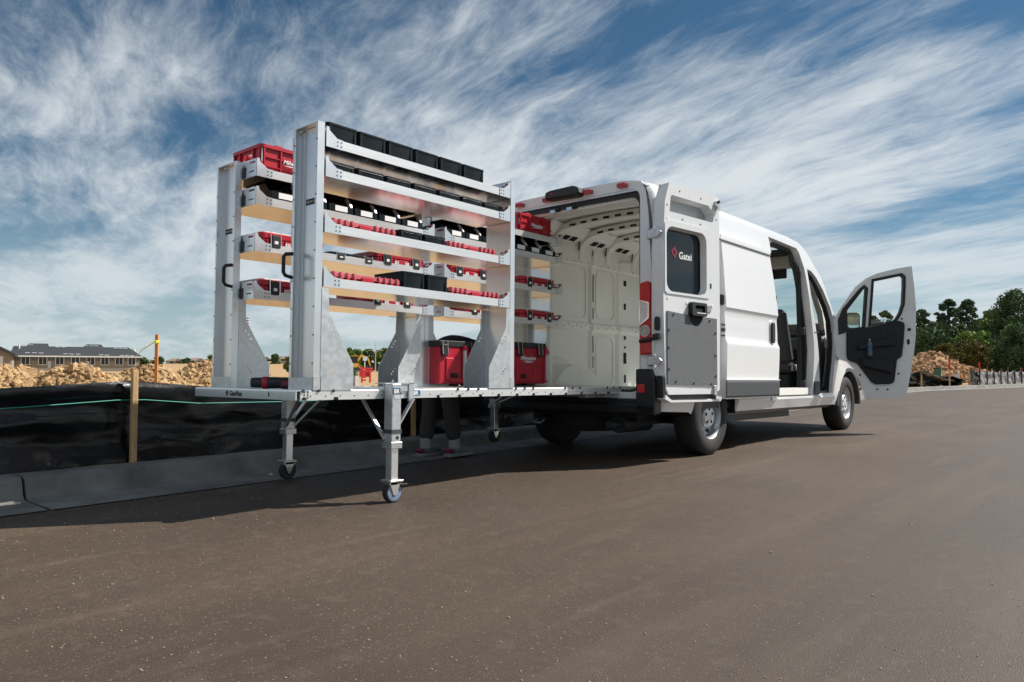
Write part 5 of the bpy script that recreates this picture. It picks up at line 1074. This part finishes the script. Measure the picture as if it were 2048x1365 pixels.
def gable(name, x0, x1, y0, y1, ze, zr, hip0, hip1, m=M['roofing']):
    ym = (y0+y1)/2; mb = MB().add([(x0, y0, ze), (x1, y0, ze), (x1, y1, ze), (x0, y1, ze), (x0+hip0, ym, zr), (x1-hip1, ym, zr)], [(0, 1, 5, 4), (2, 3, 4, 5), (1, 2, 5), (3, 0, 4), (0, 3, 2, 1)]); return obj(name, mb, m, hs)
gable('roof', xl-.5, xr+.5, -.6, 9.6, e_, r1, .3, 1.9)
gable('roof_section', hx(34), hx(104), -.5, 11.5, e_+.05, r2+.12, 1.6, .7); gable('roof_section', hx(146), hx(222), -.5, 11.5, e_+.05, r2+.12, 1.9, 1.2)
obj('fascia', MB().box(xl-.5, xr+.5, -.66, -.60, e_-.16, e_+.04), M['trimw'], hs)
for u in (54, 87, 120, 151, 182, 211, 241, 268):
    x = hx(u); z0, z1 = za(729.5), za(714.5)-.05; wf = obj('window', MB().prism(rr(x-.62, x+.62, z0-.08, z1+.08, .01, 1), [rr(x-.52, x-.03, z0, z1, .01, 1), rr(x+.03, x+.52, z0, z1, .01, 1)], XZ, -.10, -.02), M['trimw'], hs)
    for s in (-1, 1): obj('pane', MB().box(x+s*.275-.25, x+s*.275+.25, -.05, -.045, z0, z1), M['pane'], wf)
for u, w_ in ((100, 6), (177, 5)): obj('door_panel', MB().box(hx(u-w_/2), hx(u+w_/2), -.06, -.02, .4, e_-.8), M['wrap'], hs)
for u, y in ((57, 707), (70, 707), (83, 707.5), (131, 708.5), (143, 709), (156, 709), (203, 710), (215, 710.5), (246, 711), (257, 711), (268, 711.5), (45, 690.5), (60, 690), (114, 694), (126, 694), (172, 690), (184, 690.5), (194, 690.5), (235, 695), (246, 695), (256, 695.5)):
    t_ = (za(y)-e_)/(r1-e_+.001); yy = -.6+5.1*max(0, t_)*.97-.12; obj('roof_vent', MB().box(hx(u)-.32, hx(u)+.32, yy-.1, yy+.25, za(y)-.03, za(y)+.09), M['trimw'], hs)
for u in (39, 274, 277, 281): obj('vent_pipe', MB().cyl((hx(u), 3.2, za(706)), (hx(u), 3.2, za(690) if u < 50 else za(700-(281-u))), .12, n=8), M['trimw'], hs)
hw = Matrix.Translation(HR*(hx(2))+HF*(-6)) @ hm
h2 = thing('gable_house', 'taupe house with a dark gable roof cut by the left edge', 'house', hw)
obj('wall', MB().box(-4.5, 2.2, 0, 9, 0, 2.4).prism([(-4.5, 2.4), (2.2, 2.4), (-1.15, 4.15)], [], XZ, 0, 9), M['siding'], h2)
obj('roof', MB().prism([(-5.0, 2.05), (-1.15, 4.05), (2.7, 2.05), (2.7, 2.45), (-1.15, 4.5), (-5.0, 2.45)], [], XZ, -.8, 9.5), M['roofing'], h2)
for x in (-.9, .9): obj('window', MB().box(x-.25, x+.25, -.05, -.01, .8, 2.1), M['trimw'], h2)
M['tile'] = pm('brown_roof', (.20, .145, .11), .9, 0, .1, 3); M['stucco'] = pm('pale_stucco', (.50, .45, .37), .9, 0, .08)
def far_house(label, u, d, w_, ridge, eave, base, seed):
    m4 = hm.copy(); m4.translation = at(u, d, hz(base, d)); t = thing('far_house', label, 'house', m4, 'small far houses'); ze = hz(eave, d)-hz(base, d); zr = hz(ridge, d)-hz(base, d); a = w_/2/FPX*d
    obj('wall', MB().box(-a*.9, a*.9, 0, 9, -1, ze), M['stucco'], t)
    obj('roof', MB().add([(-a, -.5, ze), (a, -.5, ze), (a, 9.5, ze), (-a, 9.5, ze), (-a*.35, 4.5, zr), (a*.35, 4.5, zr)], [(0, 1, 5, 4), (2, 3, 4, 5), (1, 2, 5), (3, 0, 4), (0, 3, 2, 1)]), M['tile'], t)
    obj('porch_roof', MB().prism([(-a*.25, ze), (a*.45, ze), (a*.1, ze+(zr-ze)*.75)], [], XZ, -1.6, 2), M['tile'], t); obj('porch_wall', MB().box(-a*.2, a*.4, -1.4, .0, -1, ze), M['stucco'], t)
    for x in (-.6, -.02, .22, .65): obj('window', MB().box(a*x-.45, a*x+.45, -1.46 if abs(x) < .3 else -.06, -1.40 if abs(x) < .3 else -.01, ze*.35, ze*.85), M['pane'], t)
far_house('small brown-roofed far house, left of the pair beyond the field', 354, 260, 34, 717, 722.5, 729, 1); far_house('small brown-roofed far house, right of the pair beyond the field', 398, 260, 40, 716, 722, 728, 2)
far_house('far house glimpsed between gusset and near post, left one', 532, 260, 24, 713, 719, 725, 3); far_house('grey far house glimpsed between gusset and near post, right one', 573, 280, 26, 712, 718, 725, 4); far_house('far house just right of the ribbon stake', 303, 240, 16, 719, 724, 730, 5)

# ---------------------------------------------------------------- things on the lot seen under the shelves
lp = thing('street_lamp', 'pale double-armed street lamp in front of the far trees', 'street lamp', ground(*at(751, 120, .9).xy, .9))
zt = hz(683, 120)-.9; za2 = hz(702, 120)-.9
obj('pole', MB().cyl((0, 0, -.3), (0, 0, za2), .09, .06, 8), M['galv'], lp); obj('mast', MB().cyl((0, 0, za2), (0, 0, zt), .05, .03, 6), M['steel'], lp)
for s in (-1, 1): obj('arm', MB().tube([Vector((0, 0, za2-.3)), RIGHT*s*.5+Vector((0, 0, za2+.05)), RIGHT*s*1.2+Vector((0, 0, za2+.1))], .05, 6), M['galv'], lp)
sr = thing('survey_rod', 'tall banded survey rod beyond the deck-end gusset', 'survey rod', ground(*at(494.5, 30, .4).xy, .4)); zr_ = hz(634, 30)-.4
obj('rod', MB().box(-.03, .03, -.03, .03, 0, zr_), M['trimw'], sr)
for i in range(12): obj('band', MB().box(-.033, .033, -.033, .033, zr_-.08-i*.1, zr_-.03-i*.1), M['rivet'], sr)
stake('survey_stake', 'orange-topped stake behind the deck-end gusset', *at(507, 14).xy, .2, hz(687, 14), .035, M['orange'])
for u, d, z_, lab in ((440, 17, 700, 'thin grey stake on the dirt heap left of the far post'), (343, 24, 722, 'dark post standing on the field right of the ribbon stake')): stake('survey_stake', lab, *at(u, d).xy, .3, hz(z_+18, d), .03, M['greytrim'])
ex = thing('mini_excavator', 'small yellow excavator parked in front of the far trees', 'excavator', Matrix.Translation(at(706, 75, .75)) @ hm.to_3x3().to_4x4()); M['yellow'] = pm('machine_yellow', (.62, .33, .03), .5, 0, .12)
for s in (-1, 1): obj('track', MB().prism(rr(-.8, .8, 0, .38, .18, 4), [], XZ, s*.45-.15, s*.45+.15), M['rubber'], ex)
obj('house', MB().box(-.7, .35, -.55, .55, .42, .85), M['yellow'], ex, bevel=.05); cb = obj('cab', MB().box(-.3, .35, -.55, .15, .85, 1.55), M['trim'], ex, bevel=.04); obj('cab_roof', MB().box(-.35, .40, -.58, .2, 1.55, 1.62), M['yellow'], cb)
obj('boom', MB().bar((.3, .3, .7), (1.0, .3, 1.7), .16, .2).bar((1.0, .3, 1.7), (1.7, .3, 1.35), .14, .16), M['yellow'], ex); obj('stick', MB().bar((1.7, .3, 1.4), (1.95, .3, .6), .12, .13), M['yellow'], ex); obj('bucket', MB().prism([(1.75, .25), (2.15, .2), (2.1, .6), (1.9, .65)], [], XZ, .05, .55), M['rivet'], ex)
sb = thing('safety_barrier', 'bright red safety barrier standing on the bare lot', 'barrier', Matrix.Translation(at(735, 25, .40)) @ hm.to_3x3().to_4x4()); hb = hz(733, 25)-.40
for x, y in ((-.20, 0), (-.08, .3), (.08, 0), (.20, .25)): obj('post', MB().box(x-.015, x+.015, y-.015, y+.015, 0, hb*(.9+.1*(x < 0))), M['redpaint'], sb)
for i in range(5): obj('rail', MB().box(-.20, -.06, -.022, -.016, .06+i*.1, .12+i*.1), M['redpaint'], sb)
for i in range(2): obj('rail', MB().box(-.06, .20, -.022, -.016, hb*.66+i*.09, hb*.66+.05+i*.09), M['redpaint'], sb)
obj('net', MB().box(-.19, .19, .28, .284, hb*.35, hb*.8), M['redpaint'], sb); obj('boom_pole', MB().bar((-.2, .1, hb*.85), (-.30, .1, hb*1.18), .03, .03), M['orange'], sb)
sg = thing('site_sign', 'pale sign board on a post behind the red barrier', 'sign', Matrix.Translation(at(730, 40, .5)) @ hm.to_3x3().to_4x4()); obj('board', MB().box(-.12, .12, -.01, .01, hz(722, 40)-.5, hz(713, 40)-.5), M['cap'], sg); obj('post', MB().box(-.03, .03, .011, .04, 0, hz(713, 40)-.5), M['cap'], sg)
M['boxgreen'] = pm('utility_green', (.07, .13, .07), .55, 0, .12)
def pedestal(label, u, y0, y1, wpx, d, zb=None):
    zb = hz(y1, d) if zb is None else zb; m4 = Matrix.Translation(at(u, d, zb)) @ hm.to_3x3().to_4x4() @ Matrix.Rotation(R(18), 4, 'Z'); t = thing('utility_box', label, 'utility box', m4, 'green utility boxes'); a = wpx/2/FPX*d; h = hz(y0, d)-zb
    obj('cabinet', MB().box(-a, a, -a, a, 0, h*.93), M['boxgreen'], t, bevel=.02); obj('lid', MB().box(-a*1.08, a*1.08, -a*1.08, a*1.08, h*.93, h), M['boxgreen'], t, bevel=.01); obj('base', MB().box(-a*1.2, a*1.2, -a*1.2, a*1.2, -.5, .0), M['found'], t); obj('warning_label', MB().box(-a*.3, a*.3, -a-.006, -a-.001, h*.45, h*.6), M['yellowtape'], t)
pedestal('small green utility box on the lot beside the yellow excavator', 712, 742, 752, 8, 28)
pedestal('left green utility box below the dirt mound', 1875, 735.5, 754, 13, 34, .25); pedestal('right green utility box below the dirt mound', 1944, 741, 758, 10.5, 36, .25)
# right-hand kerbside: collapsed sheeting, stakes, grey silt fence
def cpos(x, off): k = kn(x); return Vector((x, ky(x), 0))+k*off
cs_ = thing('collapsed_silt_fence', 'black silt fence sagging to the ground between stakes beside the far kerb', 'fence', ground(0, 0, 0))
CX0, CX1 = 21.5, 33.3
def csheet(a, b):
    x = CX0+(CX1-CX0)*a; h = interp([(0, .35), (.2, .25), (.42, .30), (.50, .62), (.58, .72), (.62, .60), (.75, .46), (.86, .42), (.93, .30), (1, .12)], a); n_ = .10*noise.noise(Vector((x*1.1, b*4, 0)))
    q = cpos(x, 1.25-.5*b+n_+.15*math.sin(b*9+x)); return (q.x, q.y, .13+h*(1-(1-b)**1.5)+.05*noise.noise(Vector((x*2, b*5, 3))))
obj('sheeting', MB().grid(csheet, 140, 16), M['sheet'], cs_, smooth=70)
for x, h in ((23.5, .7), (28.3, .82), (31.1, .85), (33.3, .75)): q = cpos(x, .72); obj('post', MB().box(q.x-.025, q.x+.025, q.y-.025, q.y+.025, .1, h), M['wood'], cs_)
gs = thing('grey_silt_fence', 'pale grey silt fence panels on posts at the far right kerb', 'fence', ground(0, 0, 0))
gx = [33.9+i*.92 for i in range(14)]
for i, x in enumerate(gx):
    q = cpos(x, .80); obj('post', MB().box(q.x-.03, q.x+.03, q.y-.03, q.y+.03, .1, .86+.08*(i % 3)), M['bark'], gs)
    if i+1 < len(gx):
        def pf(a, b, x=x): 
            y_ = x+.92*a; w_ = cpos(y_, .85); sag = .10*math.sin(math.pi*a); return (w_.x+.06*noise.noise(Vector((y_*2, b*3, 1))), w_.y+.08*noise.noise(Vector((y_*2, b*3, 5))), .12+(.72-sag)*b)
        obj('fabric_panel', MB().grid(pf, 10, 8), M['greysheet'] if i else M['sheet'], gs, smooth=60)
for i, (u, y0, d, w_, mm, lab) in enumerate(((1900, 718, 37, .07, 'redpaint', 'tall red stake left of centre on the mound foot'), (1959, 725, 38, .08, 'redpaint', 'tall red stake beside the grey silt fence'), (2002, 742, 42, .07, 'redpaint', 'short red stake behind the grey silt fence'), (2041, 736, 44, .08, 'redpaint', 'red stake at the right edge'), (1836, 736, 34, .05, 'orange', 'thin orange stake beside the open front door'), (1922, 745, 36, .05, 'orange', 'thin tan stake between the utility boxes'), (1981, 738, 40, .05, 'wood', 'tan wooden stake at the end of the grey fence'), (1720, 752, 33, .06, 'orange', 'thin orange stake between the wheel and the open front door'))):
    q = at(u, d); stake('marker_stake', lab, q.x, q.y, .1, hz(y0, d), w_, M[mm], (random.uniform(-.06, .06), random.uniform(-.06, .06)), 'marker stakes along the far kerb')
for u, d, lab in ((1912, 37, 'left grey riser pipe below the mound'), (1952, 38, 'right grey riser pipe below the mound')):
    q = at(u, d); t = thing('riser_pipe', lab, 'pipe', ground(q.x, q.y, .2), 'grey riser pipes'); obj('pipe', MB().cyl((0, 0, -.1), (0, 0, .45), .11, n=12), M['cap'], t, smooth=40); obj('cap', MB().cyl((0, 0, .45), (0, 0, .52), .13, .10, 12), M['greyprint'], t, smooth=40); obj('clamp', MB().cyl((0, 0, .2), (0, 0, .25), .12, n=12), M['blue'], t, smooth=40)
mh = cpos(40.0, .2);
